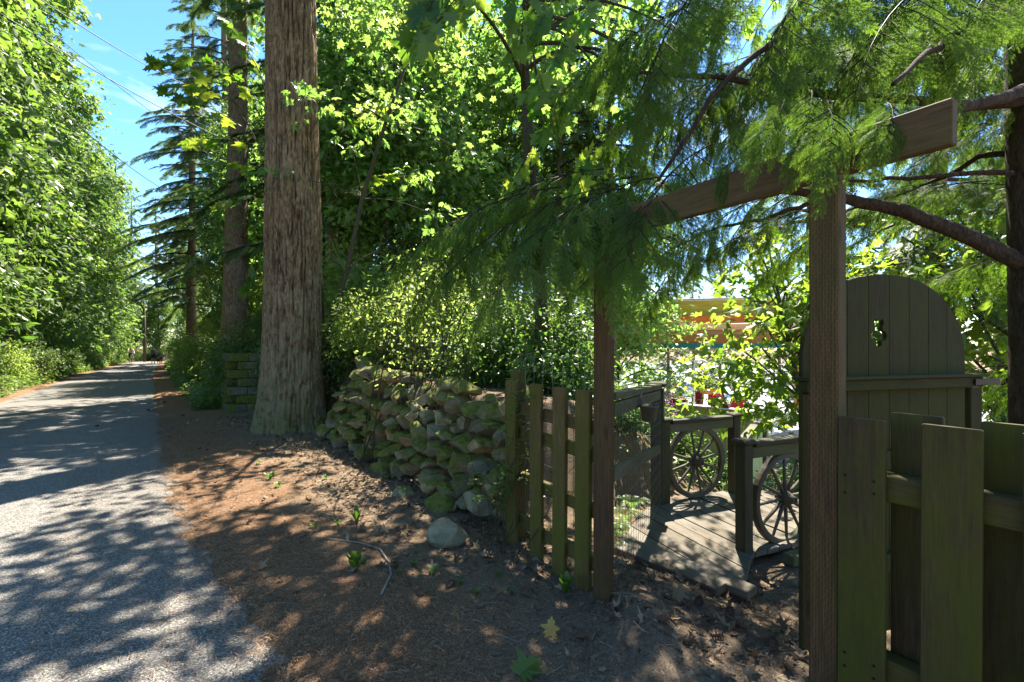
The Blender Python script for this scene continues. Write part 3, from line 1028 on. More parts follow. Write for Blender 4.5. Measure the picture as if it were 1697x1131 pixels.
for k in range(nb):
    u0, u1 = cols[k] + 0.0018, cols[k + 1] - 0.0018
    us = np.linspace(u0, u1, 9)
    poly = [(u0, 0.10), (u1, 0.10)] + [(u, arch(u)) for u in us[::-1]]
    holes = []
    if u0 < cu < u1:
        lo, hi = u0 + 0.01, u1 - 0.01
        holes = [[(min(max(a, lo), hi), b) for a, b in cutout()][::-1]]
    V, Fc = extrude_poly(poly, -0.011, 0.011, holes)
    X, Y, Z = in_door(V)
    gvv = np.stack([V[:, 0], V[:, 2], V[:, 1]], -1) + rng.random(3) * 20
    part('board', MB().add(np.stack([X, Y, Z], -1), Fc, gvv), M['wood_door'], door)
V, Fc, G = beam(dpt(-0.02, 0.035, 1.318), dpt(dW + 0.06, 0.035, 1.318), 0.052, 0.046, (0, 0, 1), 0.004)
part('cross_bar', MB().add(V, Fc, G), M['wood_door'], door)
V, Fc, G = beam(dpt(-0.03, 0.028, 1.353), dpt(dW + 0.065, 0.028, 1.353), 0.10, 0.016, (dN[0], dN[1], 0), 0.003)
part('ledge', MB().add(V, Fc, G), M['wood_door'], door)
for z_ in (0.95, 0.45):
    V, Fc, G = beam(dpt(0.08, 0.032, z_), dpt(dW - 0.06, 0.032, z_), 0.09, 0.036, (0, 0, 1), 0.004)
    part('cross_bar', MB().add(V, Fc, G), M['wood_door'], door)
# left stile, edge trim of the arch
V, Fc, G = beam(dpt(0.035, 0.036, 0.12), dpt(0.035, 0.036, 1.285), 0.088, 0.038, (dD[0], dD[1], 0), 0.004)
part('stile', MB().add(V, Fc, G), M['wood_post'], door)
us = np.linspace(0.0, dW, 41)
ring = [(u, arch(u)) for u in us]
inner = []
for u, z in ring:
    c = np.array([dW / 2, SPR - 0.1]); d_ = c - np.array([u, z]); d_ = d_ / np.linalg.norm(d_)
    inner.append((u + d_[0] * 0.022, z + d_[1] * 0.022))
# metal fittings
V, Fc, G = beam(dpt(dW - 0.02, 0.066, 1.318), dpt(dW + 0.17, 0.066, 1.318), 0.032, 0.006, (0, 0, 1), 0.001)
sh = part('strap_hinge', MB().add(V, Fc, G), M['iron'], door)
V, Fc, G = beam(dpt(0.085, 0.062, 1.29), dpt(0.085, 0.062, 1.335), 0.02, 0.008, (dD[0], dD[1], 0), 0.001)
part('latch_plate', MB().add(V, Fc, G), M['brass'], door)
hp = dpt(dW + 0.10, -0.02, 0)
V, Fc, G = upbeam(hp, gz1(hp[0], hp[1]) - 0.2, 1.285, 0.09, 0.06, dD)
hpo = obj('gate_post', MB().add(V, Fc, G).mesh('gate_post', M['wood_door'], False, (hp[0], hp[1], 0)), None, (hp[0], hp[1], 0))
tag(hpo, 'short green-stained post carrying the strap hinge of the arched gate', 'post')

# side fence from the left gate post to the railing corner
PA, PB = np.array([0.575, 2.875]), np.array([1.445, 4.79])
sf = thing('wire_fence', 'wire mesh fence with mossy top rail running back from left gate post', 'fence', (*PA, 0))
dv = nrm(PB - PA)
V, Fc, G = beam([*PA, 1.205], [*(PB - dv * 0.03), 1.108], 0.10, 0.045, (dv[1], -dv[0], 0), 0.004)
part('top_rail', MB().add(V, Fc, G), M['wood_rail'], sf)
V, Fc, G = beam([*(PA + 0.02 * np.array([dv[1], -dv[0]])), 1.125], [*(PB - dv * 0.07 + 0.02 * np.array([dv[1], -dv[0]])), 1.032], 0.088, 0.036, (0, 0, 1), 0.004)
part('rail', MB().add(V, Fc, G), M['wood_rail'], sf)
V, Fc, G = beam([*(PA + 0.02 * np.array([dv[1], -dv[0]])), 0.74], [*(PB - dv * 0.07 + 0.02 * np.array([dv[1], -dv[0]])), 0.50], 0.085, 0.036, (0, 0, 1), 0.004)
part('rail', MB().add(V, Fc, G), M['wood_rail'], sf)
nrmv = 0.045 * np.array([dv[1], -dv[0]])
part('wire_mesh', wire_panel(PA + nrmv, PB + nrmv - dv * 0.02, 0.02, 1.16, 0.0, 1.06, 22, 11, 0.0011), M['wire'], sf)
V, Fc, G = upbeam(PB, gz1(*PB) - 0.2, 1.085, 0.12, 0.12, dv, 0.006)
part('post', MB().add(V, Fc, G), M['wood_dark'], sf)
V, Fc, G = beam([*PB, 1.105], [*PB, 1.15], 0.16, 0.16, (dv[0], dv[1], 0), 0.012)
part('post_cap', MB().add(V, Fc, G), M['wood_dark'], sf)

# little hanging pot on the rail
pc = PA + dv * 0.78 + np.array([dv[1], -dv[0]]) * 0.115
pot = thing('hanging_pot', 'small dark half-round pot hooked on the mossy fence rail', 'plant pot', (pc[0], pc[1], 0.955))
pz = 0.955
V, Fc = lathe([(0, 0), (0.045, 0), (0.05, 0.006), (0.064, 0.098), (0.070, 0.10), (0.071, 0.118), (0.063, 0.118), (0.058, 0.10), (0, 0.095)], 20, (pc[0], pc[1], pz))
part('pot', MB().add(V, Fc), M['pot'], pot, True)
pb = pc + (-np.array([dv[1], -dv[0]])) * 0.055
V, Fc = tube([[*(pb + dv * 0.025), pz + 0.11], [*(pb + dv * 0.02), pz + 0.17], [*pb, pz + 0.195], [*(pb - dv * 0.02), pz + 0.17], [*(pb - dv * 0.025), pz + 0.11]], 0.008, 6)
part('hook', MB().add(V, Fc), M['pot'], pot)
V, Fc = lathe([(0, 0), (0.052, 0.0), (0.04, 0.012), (0, 0.018)], 14, (pc[0], pc[1], pz + 0.094))
part('soil', MB().add(V, Fc), M['ground'], pot)

# ------------------------------------------------------------------ footbridge
aX, bX = np.array([0.933, 0.36]), np.array([0.36, -0.933])
front = [(0.79, 3.66), (1.27, 3.05), (1.54, 3.19), (1.80, 3.62), (4.6, 4.93), (4.2, 5.98), (1.47, 4.87), (1.15, 4.42)]
deck = thing('footbridge', 'weathered grey plank footbridge just inside the gateway', 'footbridge', (1.5, 4.0, -0.1))
o = min(np.dot(aX, p) for p in front)
omax = max(np.dot(aX, p) for p in front)
zt = lambda x, y: -0.05 - 0.012 * max(0, np.dot(aX, (x, y)) - 3.6)
kk = 0
while o < omax:
    w = 0.138
    poly = [tuple(p) for p in front]
    poly = clip_poly(poly, aX, o + w - 0.009)
    poly = clip_poly(poly, -aX, -(o + 0.0))
    if len(poly) >= 3:
        pl = np.array(poly)
        V, Fc = extrude_poly(poly, -0.038, 0.0)
        e = rng.normal(0, 0.002)
        V[:, 2] += np.array([-0.05 - 0.10 * max(0, np.dot(aX, v[:2]) - 4.05) for v in V]) + e
        gvv = np.stack([V[:, :2] @ aX, V[:, 2], V[:, :2] @ bX], -1) + rng.random(3) * 20
        part('plank', MB().add(V, Fc, gvv), M['wood_grey'], deck)
    o += w
    kk += 1
    if kk == 11:
        o += 0.02
for q_ in (0.12, 0.5, 0.88):
    a0 = np.array([1.75, 3.75]) * (1 - q_) + np.array([1.35, 4.7]) * q_
    a1 = a0 + aX * 2.9
    V, Fc, G = beam([*a0, -0.165], [*a1, -0.165 - 0.22], 0.14, 0.04, (0, 0, 1))
    part('joist', MB().add(V, Fc, G), M['wood_dark'], deck)
# entry step: two thick boards in front
st0, st1 = np.array([0.775, 3.66]), np.array([1.285, 3.02])
sdv = nrm(st1 - st0); snv = np.array([-sdv[1], sdv[0]])
snv = snv if np.dot(snv, [1, 1]) > 0 else -snv
step = thing('entry_step', 'thick cracked plank step laid on soil at the end of the footbridge', 'step', (*st0, -0.06))
for k, (o0, l0, l1, zz) in enumerate(((0.05, 0.0, 0.0, 0.0), (0.185, 0.0, 0.13, -0.012))):
    a0, a1 = st0 + snv * o0 - sdv * (-0.0), st1 + snv * o0 + sdv * l1
    V, Fc, G = beam([*a0, -0.035 + zz], [*a1, -0.035 + zz], 0.128, 0.055, (snv[0], snv[1], 0), 0.006)
    part('plank', MB().add(V, Fc, G), M['wood_grey'], step)

# railings with wagon wheels
def railing(name, label, A, B, ztop, zb):
    A, B = np.array(A), np.array(B)
    d = nrm(B - A); n_ = np.array([d[1], -d[0]])
    r = thing(name, label, 'railing', (*A, zb))
    for P, w in ((A, 0.092), (B, 0.092)):
        V, Fc, G = upbeam(P, zb - 0.25, ztop - 0.01, w, w, d, 0.005)
        part('post', MB().add(V, Fc, G), M['wood_dark'], r)
        V, Fc, G = beam([*P, ztop - 0.008], [*P, ztop + 0.030], 0.135, 0.135, (d[0], d[1], 0), 0.012)
        part('post_cap', MB().add(V, Fc, G), M['wood_dark'], r)
    V, Fc, G = beam([*(A + d * 0.066), ztop - 0.012], [*(B - d * 0.066), ztop - 0.012], 0.11, 0.036, (n_[0], n_[1], 0), 0.004)
    part('top_rail', MB().add(V, Fc, G), M['wood_dark'], r)
    V, Fc, G = beam([*(A + d * 0.05 + n_ * 0.02), ztop - 0.075], [*(B - d * 0.05 + n_ * 0.02), ztop - 0.075], 0.085, 0.036, (0, 0, 1), 0.004)
    part('rail', MB().add(V, Fc, G), M['wood_rail'], r)
    return r
def wheel(label, c, d, rad, roll):
    c = np.asarray(c, float); d3 = np.array([d[0], d[1], 0]); n3 = np.array([d[1], -d[0], 0]); up = np.array([0, 0, 1.0])
    w = thing('wagon_wheel', label, 'wheel', (c[0], c[1], c[2] - rad), group='wagon wheels in the bridge railings')
    ang = np.linspace(0, 2 * np.pi, 48, endpoint=False)
    pr = [(rad, -0.022), (rad, 0.022), (rad - 0.006, 0.027), (rad - 0.048, 0.024), (rad - 0.052, 0.018), (rad - 0.052, -0.018), (rad - 0.048, -0.024), (rad - 0.006, -0.027)]
    V = np.concatenate([c + r_ * (np.cos(ang)[:, None] * d3 + np.sin(ang)[:, None] * up) + o_ * n3 for r_, o_ in pr])
    i = np.arange(48); j = (i + 1) % 48
    Fq = np.concatenate([np.stack([k*48+i, k*48+j, ((k+1) % 8)*48+j, ((k+1) % 8)*48+i], -1) for k in range(8)])
    gvv = np.concatenate([np.stack([np.full(48, r_), np.full(48, o_), ang * rad], -1) for r_, o_ in pr])
    rim = part('rim', MB().add(V, [Fq], gvv), M['wood_wheel'], w)
    hubp = [(0.0, -0.075), (0.028, -0.075), (0.032, -0.06), (0.044, -0.05), (0.056, -0.02), (0.056, 0.02), (0.044, 0.05), (0.034, 0.06), (0.030, 0.085), (0.016, 0.088), (0.016, 0.07), (0, 0.07)]
    Vh, Fh = lathe(hubp, 20)
    Vh = c + Vh[:, :1] * d3 + Vh[:, 1:2] * up + Vh[:, 2:] * n3
    hub = part('hub', MB().add(Vh, Fh), M['wood_wheel'], w, True)
    for k in range(12):
        a = roll + 2 * np.pi * k / 12
        dr = math.cos(a) * d3 + math.sin(a) * up
        tt_ = np.array([0.045, 0.12, 0.25, 0.32, rad - 0.045])
        V, Fc = tube(c + tt_[:, None] * dr, [0.016, 0.0155, 0.012, 0.0105, 0.011], 8)
        gvv = np.stack([V @ n3, V @ d3, (V - c) @ dr], -1)
        part('spoke', MB().add(V, Fc, gvv), M['wood_wheel'], w, True)
    return w
A1, B1 = np.array([1.51, 4.80]), np.array([2.37, 5.155])
railing('bridge_railing', 'dark timber railing with caps framing the whole wagon wheel', A1, B1, 0.765, -0.06)
d1 = nrm(B1 - A1)
wheel('whole wooden wagon wheel in the railing next to the wire fence', [*((A1 + B1) / 2 + d1 * (-0.055)), 0.325], d1, 0.372, 0.2)
A2 = np.array([1.775, 3.69]); d2 = nrm(np.array([0.9, 0.42])); B2 = A2 + d2 * 0.98
railing('bridge_railing', 'dark timber railing partly hidden by the arched gate', A2, B2, 0.765, -0.06)
wheel('wooden wagon wheel half hidden behind the arched gate', [*(A2 + d2 * 0.47), 0.285], d2, 0.372, 0.05)
# second pair of railing posts further down the bridge
blkp = A2 + d2 * 0.22 + np.array([0.10, -0.16])
ft = obj('footing_block', MB().add(*beam([*blkp, -0.10], [*(blkp + d2 * 0.18), -0.10], 0.08, 0.09, (0, 0, 1), 0.006)).mesh('footing_block', M['wood_rail'], False, (*blkp, -0.1)), None, (*blkp, -0.1))
tag(ft, 'small timber footing block under the half-hidden wagon wheel', 'block')

# ================================================================== restaurant patio below
pw = thing('patio_wall', 'pale green board wall with white cap edging the patio below', 'wall', (5.4, 19.0, -2.3))
W0, W1 = np.array([4.6, 19.9]), np.array([8.3, 15.65])
wd_ = nrm(W1 - W0); Lw = np.linalg.norm(W1 - W0)
nbd = 16
for k in range(nbd):
    a0 = W0 + wd_ * (Lw * (k + 0.03) / nbd); a1 = W0 + wd_ * (Lw * (k + 0.97) / nbd)
    m_ = (a0 + a1) / 2
    V, Fc, G = upbeam(m_, -2.35, -0.66, np.linalg.norm(a1 - a0), 0.03, wd_, 0.008)
    part('board', MB().add(V, Fc, G), M['paint_green'], pw)
nn_ = np.array([wd_[1], -wd_[0]])
V, Fc, G = beam([*(W0 + nn_ * 0.0), -1.5], [*W1, -1.5], 1.66, 0.02, (0, 0, 1), 0.002)
V = V - np.append(-nn_ if nn_[1] < 0 else nn_, 0) * -0.03
part('backing', MB().add(V, Fc, G), M['paint_green'], pw)
V, Fc, G = beam([*(W0 - wd_ * 0.1), -0.635], [*(W1 + wd_ * 0.1), -0.635], 0.26, 0.05, (nn_[0], nn_[1], 0), 0.006)
part('cap', MB().add(V, Fc, G), M['white'], pw)
# ramp wall with grey cap
rw = thing('ramp_wall', 'green panelled ramp parapet with grey handrail and end post', 'wall', (4.2, 9.2, -1.6))
R0, R1 = np.array([4.05, 8.9]), np.array([7.25, 14.0])
rd_ = nrm(R1 - R0); Lr = np.linalg.norm(R1 - R0)
for k in range(14):
    a0 = R0 + rd_ * (Lr * (k + 0.5) / 14)
    V, Fc, G = upbeam(a0, gz1(a0[0], a0[1]) - 0.2, -0.52, Lr / 14 * 0.95, 0.03, rd_, 0.008)
    part('board', MB().add(V, Fc, G), M['paint_green'], rw)
V, Fc, G = beam([*R0, -0.47], [*R1, -0.49], 0.18, 0.05, (rd_[1], -rd_[0], 0), 0.006)
part('handrail', MB().add(V, Fc, G), M['wood_grey'], rw)
V, Fc, G = beam([*(R0 + rd_ * 0.05), -0.58], [*(R1 - rd_ * 0.05), -0.60], 0.14, 0.05, (0, 0, 1), 0.006)
V = V + np.array([rd_[1], -rd_[0], 0]) * 0.05
part('rail', MB().add(V, Fc, G), M['wood_grey'], rw)
e = R1 + rd_ * 0.14
V, Fc, G = upbeam(e, -2.4, -0.42, 0.22, 0.22, rd_, 0.01)
part('post', MB().add(V, Fc, G), M['wood_grey'], rw)
# patio floor
pf = [(4.75, 20.0), (8.45, 15.75), (16, 21.0), (13, 30), (3.5, 30)]
Vp, Fp = extrude_poly(pf, -2.36, -1.38)
structure('patio', mk_mesh('patio', Vp, Fp, M['patio']))

# pavilion roof over the patio
pv = thing('pavilion', 'open patio shelter with orange beams, lime gable and teal awning edge', 'pavilion', (8.5, 22.5, -1.38))
V, Fc, G = beam([4.6, 22.0, 1.86], [13.6, 21.4, 1.86], 0.40, 0.16, (0, 0, 1), 0.01)
part('beam', MB().add(V, Fc, G), M['paint_orange'], pv)
V, Fc, G = beam([3.9, 24.6, 2.72], [13.6, 22.3, 2.88], 0.42, 0.16, (0, 0, 1), 0.01)
part('beam', MB().add(V, Fc, G), M['paint_orange'], pv)
V, Fc, G = beam([3.8, 25.0, 3.30], [13.8, 22.7, 3.36], 0.86, 0.12, (0, 0, 1), 0.01)
part('gable_wall', MB().add(V, Fc, G), M['paint_lime'], pv)
V, Fc, G = beam([3.6, 25.3, 3.80], [14.0, 23.0, 3.86], 0.9, 0.08, (0, 1, 0), 0.01)
part('roof', MB().add(V, Fc, G), M['grey_roof'], pv)
V, Fc, G = beam([4.2, 23.0, 2.25], [13.6, 21.9, 2.30], 1.5, 0.04, (0.1, 1, 0), 0.01)
part('soffit', MB().add(V, Fc, G), M['basket'], pv)
V, Fc, G = beam([4.6, 22.35, 2.30], [13.6, 21.75, 2.30], 0.50, 0.06, (0, 0, 1), 0.01)
part('fascia', MB().add(V, Fc, G), M['fascia'], pv)
# scalloped awning valance
n_s = 30
poly = [(0, 0.0), (9.0, 0.0)]
for k in range(n_s, -1, -1):
    for f_ in ((0.5, -0.24), (0.0, -0.18)):
        x_ = (k + f_[0]) * 9.0 / n_s
        if 0 <= x_ <= 9.0:
            poly.append((x_, f_[1]))
V, Fc = extrude_poly(poly, -0.01, 0.01)
dx_ = nrm(np.array([9.0, -0.6]))
Vw = np.stack([4.6 + V[:, 0] * dx_[0], 21.88 + V[:, 0] * dx_[1] - V[:, 2], 1.66 + V[:, 1]], -1)
part('awning', MB().add(Vw, Fc), M['teal'], pv)
for (x_, y_, zt_) in ((4.7, 22.1, 1.7), (13.4, 21.6, 1.7), (4.2, 24.8, 2.9), (13.3, 22.6, 2.9)):
    V, Fc, G = upbeam((x_, y_), -1.40, zt_, 0.16, 0.16, (1, 0))
    part('post', MB().add(V, Fc, G), M['paint_orange'], pv)

def patio_chair(loc, rz, label):
    c = thing('patio_chair', label, 'chair', loc, rz, 'red cushioned patio chairs')
    for sx in (-0.27, 0.27):
        V, Fc = tube([[sx, 0.27, 0], [sx, 0.25, 0.45], [sx, 0.22, 0.64], [sx, -0.2, 0.66]], 0.02, 6)
        obj('leg', MB().add(V, Fc).mesh('leg', M['chair_frame']), c)
        V, Fc = tube([[sx, -0.26, 0], [sx, -0.24, 0.45], [sx * 0.9, -0.33, 0.95]], 0.02, 6)
        obj('leg', MB().add(V, Fc).mesh('leg', M['chair_frame']), c)
    V, Fc, G = beam([0, -0.24, 0.45], [0, 0.27, 0.45], 0.52, 0.09, (1, 0, 0), 0.025)
    obj('seat_cushion', MB().add(V, Fc, G).mesh('seat_cushion', M['red']), c)
    V, Fc, G = beam([0, -0.24, 0.48], [0, -0.33, 0.98], 0.50, 0.08, (1, 0, 0), 0.025)
    obj('back_cushion', MB().add(V, Fc, G).mesh('back_cushion', M['red']), c)
def on_patio(px, d):
    return ((px - 848.5) / F_PX * d, d, -1.38)
patio_chair(on_patio(1150, 20.6), 2.2, 'red cushioned patio chair next to the round grey table')
patio_chair(on_patio(1187, 19.4), 2.9, 'red cushioned patio chair behind flower boxes and below the basket')
patio_chair(on_patio(1205, 19.0), -2.6, 'red cushioned patio chair between basket and leafy maple')
patio_chair(on_patio(1222, 18.2), 2.6, 'red cushioned patio chair half covered by maple leaves')
def table(px, d, label, r_=0.62):
    x_, y_, z_ = on_patio(px, d)
    t_ = thing('patio_table', label, 'table', (x_, y_, z_))
    V, Fc = lathe([(0, 0.72), (r_, 0.72), (r_ + 0.01, 0.735), (r_, 0.75), (0, 0.75)], 28)
    obj('table_top', MB().add(V, Fc).mesh('table_top', M['table_top']), t_)
    V, Fc = tube([[0, 0, 0.03], [0, 0, 0.73]], 0.04, 10)
    obj('pedestal', MB().add(V, Fc).mesh('pedestal', M['chair_frame']), t_)
    V, Fc = lathe([(0, 0.0), (0.3, 0.0), (0.3, 0.02), (0.05, 0.05), (0, 0.05)], 20)
    obj('base', MB().add(V, Fc).mesh('base', M['chair_frame']), t_)
table(1124, 21.4, 'round grey patio table left of the red chairs', 0.8)
table(1203, 21.0, 'round grey patio table behind the hanging basket')
# planter boxes on the wall cap
def leaf_simple():
    V = np.array([[0, 0, 0], [0.35, 0.26, 0.03], [0.75, 0.2, 0.05], [1.0, 0, -0.04], [0.75, -0.2, 0.05], [0.35, -0.26, 0.03]])
    F = np.array([[0, 1, 5], [1, 2, 5], [2, 4, 5], [2, 3, 4]])[:, ::-1]
    return V, F
def leaf_ball(n, c, r, size, seed, squash=(1, 1, 1)):
    g = np.random.default_rng(seed)
    u = nrm(g.normal(size=(n, 3)))
    pos = np.asarray(c) + u * (g.random((n, 1)) ** 0.5) * r * np.asarray(squash)
    fw = nrm(u + g.normal(size=(n, 3)) * 0.6)
    V, F = stamp(leaf_simple(), pos, frames(fw, np.array([0, 0, 1.0]) + g.normal(size=(n, 3)) * 0.4), size * (0.7 + 0.6 * g.random(n)))
    return V, F, np.repeat(g.random(n), 6)
for k, (u, lab) in enumerate(((0.24, 'maroon flower box on the white wall cap, nearer the fence corner'), (0.44, 'maroon flower box on the white wall cap with yellow blooms'), (0.72, 'maroon flower box on the white wall cap beneath maple leaves'))):
    p = W0 + wd_ * Lw * u
    bx_ = thing('flower_box', lab, 'planter', (p[0], p[1], -0.61))
    V, Fc, G = beam([*(p - wd_ * 0.32), -0.535], [*(p + wd_ * 0.32), -0.535], 0.15, 0.18, (0, 0, 1), 0.01)
    part('box', MB().add(V, Fc, G), M['maroon'], bx_)
    mbf = MB()
    for q_ in np.linspace(-0.26, 0.26, 6):
        c_ = p + wd_ * q_
        V, Fc, tn = leaf_ball(26, [*c_, -0.44], 0.1, 0.08, 300 + k * 10 + int(q_ * 10))
        mbf.add(V, [Fc], tone=tn)
    part('flowers', mbf, M['yellow_leaf'] if k == 1 else M['leaf_under'], bx_)
# hanging basket on a white pole
hb = at(1172, 648, 18.9)
bk = thing('hanging_basket', 'orange coir hanging basket of flowers above the patio', 'hanging basket', tuple(hb))
V, Fc = lathe([(0, -0.14), (0.16, -0.13), (0.27, -0.03), (0.32, 0.09), (0.33, 0.12), (0.28, 0.12), (0, 0.08)], 20, hb)
part('bowl', MB().add(V, Fc), M['basket'], bk, True)
V, Fc, tn = leaf_ball(420, hb + [0, 0, 0.26], 0.38, 0.12, 77, (1, 1, 0.6))
part('plants', MB().add(V, [Fc], tone=tn), M['leaf_under'], bk)
V, Fc, tn = leaf_ball(90, hb + [0, 0, 0.36], 0.34, 0.07, 78, (1, 1, 0.5))
part('flowers', MB().add(V, [Fc], tone=tn), M['pink'], bk)
mbf = MB()
for a in (0, 2.1, 4.2):
    mbf.add(*tube([hb + [0.3 * math.cos(a), 0.3 * math.sin(a), 0.12], hb + [0, 0, 1.0]], 0.006, 4))
part('chain', mbf, M['iron'], bk)
wp = obj('basket_pole', MB().add(*tube([hb + [-0.5, 0.05, -1.38 - hb[2]], hb + [-0.5, 0.05, 1.0], hb + [-0.45, 0.04, 1.15], hb + [-0.2, 0.0, 1.2], hb + [-0.02, 0, 1.12], hb + [0, 0, 1.0]], 0.045, 8)).mesh('basket_pole', M['white'], True, hb), None, tuple(hb))
tag(wp, 'white hooked pole standing on the patio holding the hanging basket', 'pole')
# cable rail wires above the patio

# ================================================================== leaf templates
def tmpl_maple():
    half = [(0.02, 0.10), (-0.06, 0.30), (0.14, 0.24), (0.10, 0.42), (0.30, 0.27), (0.50, 0.58), (0.56, 0.40), (0.60, 0.18), (0.78, 0.22), (0.84, 0.09)]
    out = [(0.06, 0.0)] + half + [(1.0, 0.0)] + [(x, -y) for x, y in half[::-1]]
    V = [(0.32, 0, 0)] + [(x, y, 0.10 * abs(y) - 0.22 * max(0, x - 0.4) ** 2 - 0.35 * y * y) for x, y in out]
    n = len(out)
    F = [(0, 1 + i, 1 + (i + 1) % n) for i in range(n)]
    return np.array(V, float), np.array(F)[:, ::-1]
def tmpl_maple5():
    out = [(0.0, 0.0), (0.02, 0.36), (0.26, 0.22), (0.52, 0.52), (0.58, 0.18), (1.0, 0.0), (0.58, -0.18), (0.52, -0.52), (0.26, -0.22), (0.02, -0.36)]
    V = [(0.3, 0, 0.04)] + [(x, y, -0.12 * max(0, x - 0.4) - 0.2 * y * y) for x, y in out]
    n = len(out)
    return np.array(V, float), np.array([(0, 1 + i, 1 + (i + 1) % n) for i in range(n)])[:, ::-1]
def tmpl_diamond():
    V = np.array([[0, 0, 0], [0.45, 0.30, -0.05], [1, 0, -0.10], [0.45, -0.30, -0.05], [0.45, 0, 0.04]], float)
    return V, np.array([[0, 4, 1], [4, 2, 1], [0, 3, 4], [4, 3, 2]])
def tmpl_quad():
    V = np.array([[0, 0, 0], [0.42, 0.32, -0.06], [1, 0, -0.08], [0.42, -0.32, -0.06]], float)
    return V, np.array([[0, 2, 1], [0, 3, 2]])
L_MAPLE, L_MAPLE5, L_DIA, L_QUAD, L_SIMPLE = tmpl_maple(), tmpl_maple5(), tmpl_diamond(), tmpl_quad(), leaf_simple()

def crown_mesh(name, seed, ells, ncl, nper, tmpl, size, crad, mat, flat=0.3, shell=0.55, tilt=0.45, droop=0.25, stems=True):
    """leaf sprays spread through a set of ellipsoids (cx,cy,cz,rx,ry,rz)"""
    g = np.random.default_rng(seed)
    ells = np.array(ells, float)
    vol = ells[:, 3] * ells[:, 4] * ells[:, 5]
    pick = g.choice(len(ells), ncl, p=vol / vol.sum())
    E = ells[pick]
    u = nrm(g.normal(size=(ncl, 3)))
    rad = (shell + (1 - shell) * g.random((ncl, 1))) ** 1.0
    lump = 0.72 + 0.5 * fbm(u * 2.2 + seed, seed, 2)[:, None]
    c = E[:, :3] + u * rad * lump * E[:, 3:]
    out = nrm(u * np.array([1, 1, 0.35]) + g.normal(size=(ncl, 3)) * 0.25)
    ctone = g.random(ncl)
    pos, fw, up, tn = [], [], [], []
    for k in range(ncl):
        n = max(3, int(nper * (0.6 + 0.8 * g.random())))
        a = g.random(n) * 2 * np.pi
        r_ = np.sqrt(g.random(n)) * crad * (0.7 + 0.6 * g.random())
        loc = np.stack([r_ * np.cos(a), r_ * np.sin(a), g.normal(0, flat * crad, n)], -1)
        loc[:, 2] -= droop * r_ ** 2 / crad
        nrmv = nrm(np.array([0, 0, 1.0]) + out[k] * 0.35 + g.normal(size=3) * 0.25)
        Rk = frames(out[k][None], nrmv[None])[0]
        pos.append(c[k] + loc @ Rk.T)
        d = np.stack([np.cos(a), np.sin(a), np.full(n, -0.35)], -1) @ Rk.T + out[k] * 0.5 + g.normal(size=(n, 3)) * 0.35
        fw.append(d)
        up.append(nrmv + g.normal(size=(n, 3)) * tilt)
        tn.append(np.clip(0.55 * ctone[k] + 0.45 * g.random(n), 0, 1))
    pos, fw, up, tn = map(np.concatenate, (pos, fw, up, tn))
    asp = np.stack([np.ones(len(pos)), g.uniform(0.55, 1.1, len(pos)), g.uniform(0.0, 3.2, len(pos))], -1)
    V, F = stamp(tmpl, pos, frames(fw, up), size * (0.5 + 0.9 * g.random(len(pos))), asp)
    me = mk_mesh(name, V, [F], mat, False, np.repeat(tn, len(tmpl[0])))
    return me, c

def trunk_mesh(name, seed, H, r0, mat, targets=(), lean=(0, 0), n=10, flare=0.35, z_first=0.25, r_limb=0.35):
    g = np.random.default_rng(seed)
    z = np.linspace(0, H, 12)
    wob = np.cumsum(g.normal(0, 0.012 * H / 12 * 2, (12, 2)), axis=0)
    P = np.c_[wob[:, 0] + lean[0] * (z / H) ** 1.3, wob[:, 1] + lean[1] * (z / H) ** 1.3, z]
    rad = r0 * (1 - 0.86 * z / H) * (1 + flare * np.exp(-z / (r0 * 2.5)))
    P[0, 2] = -0.4
    mb = MB()
    mb.add(*tube(P, rad, n))
    for T_ in targets:
        f = np.clip(z_first + (T_[2] / H - z_first) * g.uniform(0.45, 0.8), 0.08, 0.95)
        b = np.array([np.interp(f * H, z, P[:, k]) for k in range(3)])
        rr = np.interp(f * H, z, rad) * r_limb * g.uniform(0.7, 1.2)
        L = np.linalg.norm(T_ - b)
        pts = curve(b, T_, np.array([0, 0, 0.10 * L]) + g.normal(size=3) * 0.05 * L, 7)
        mb.add(*tube(pts, np.linspace(rr, 0.012, 7), 6, False))
    return mb.mesh(name, mat, True)

def tree(name, label, cat, loc, trunk, crown, rz=0, sc=1.0, group=None, szz=None):
    t_ = thing(name, label, cat, tuple(loc), rz, group)
    t_.scale = (sc, sc, szz or sc)
    obj('trunk', trunk, t_)
    obj('crown', crown, t_)
    return t_

# ================================================================== big fir by the wall
fx, fy = (484 - 848.5) / F_PX * 8.75, 8.75
fz = float(road_z(4))
NZ, NA, HB = 340, 200, 11.0
zz = np.linspace(-0.3, HB, NZ)
ang = np.linspace(0, 2 * np.pi, NA, endpoint=False)
zg, ag = np.meshgrid(zz, ang, indexing='ij')
r_b = 0.495 - 0.0085 * zg + 0.03 * np.exp(-np.clip(zg, 0, 99) / 0.4) + 0.075 * np.exp(-np.clip(zg, 0, 99) / 1.6)
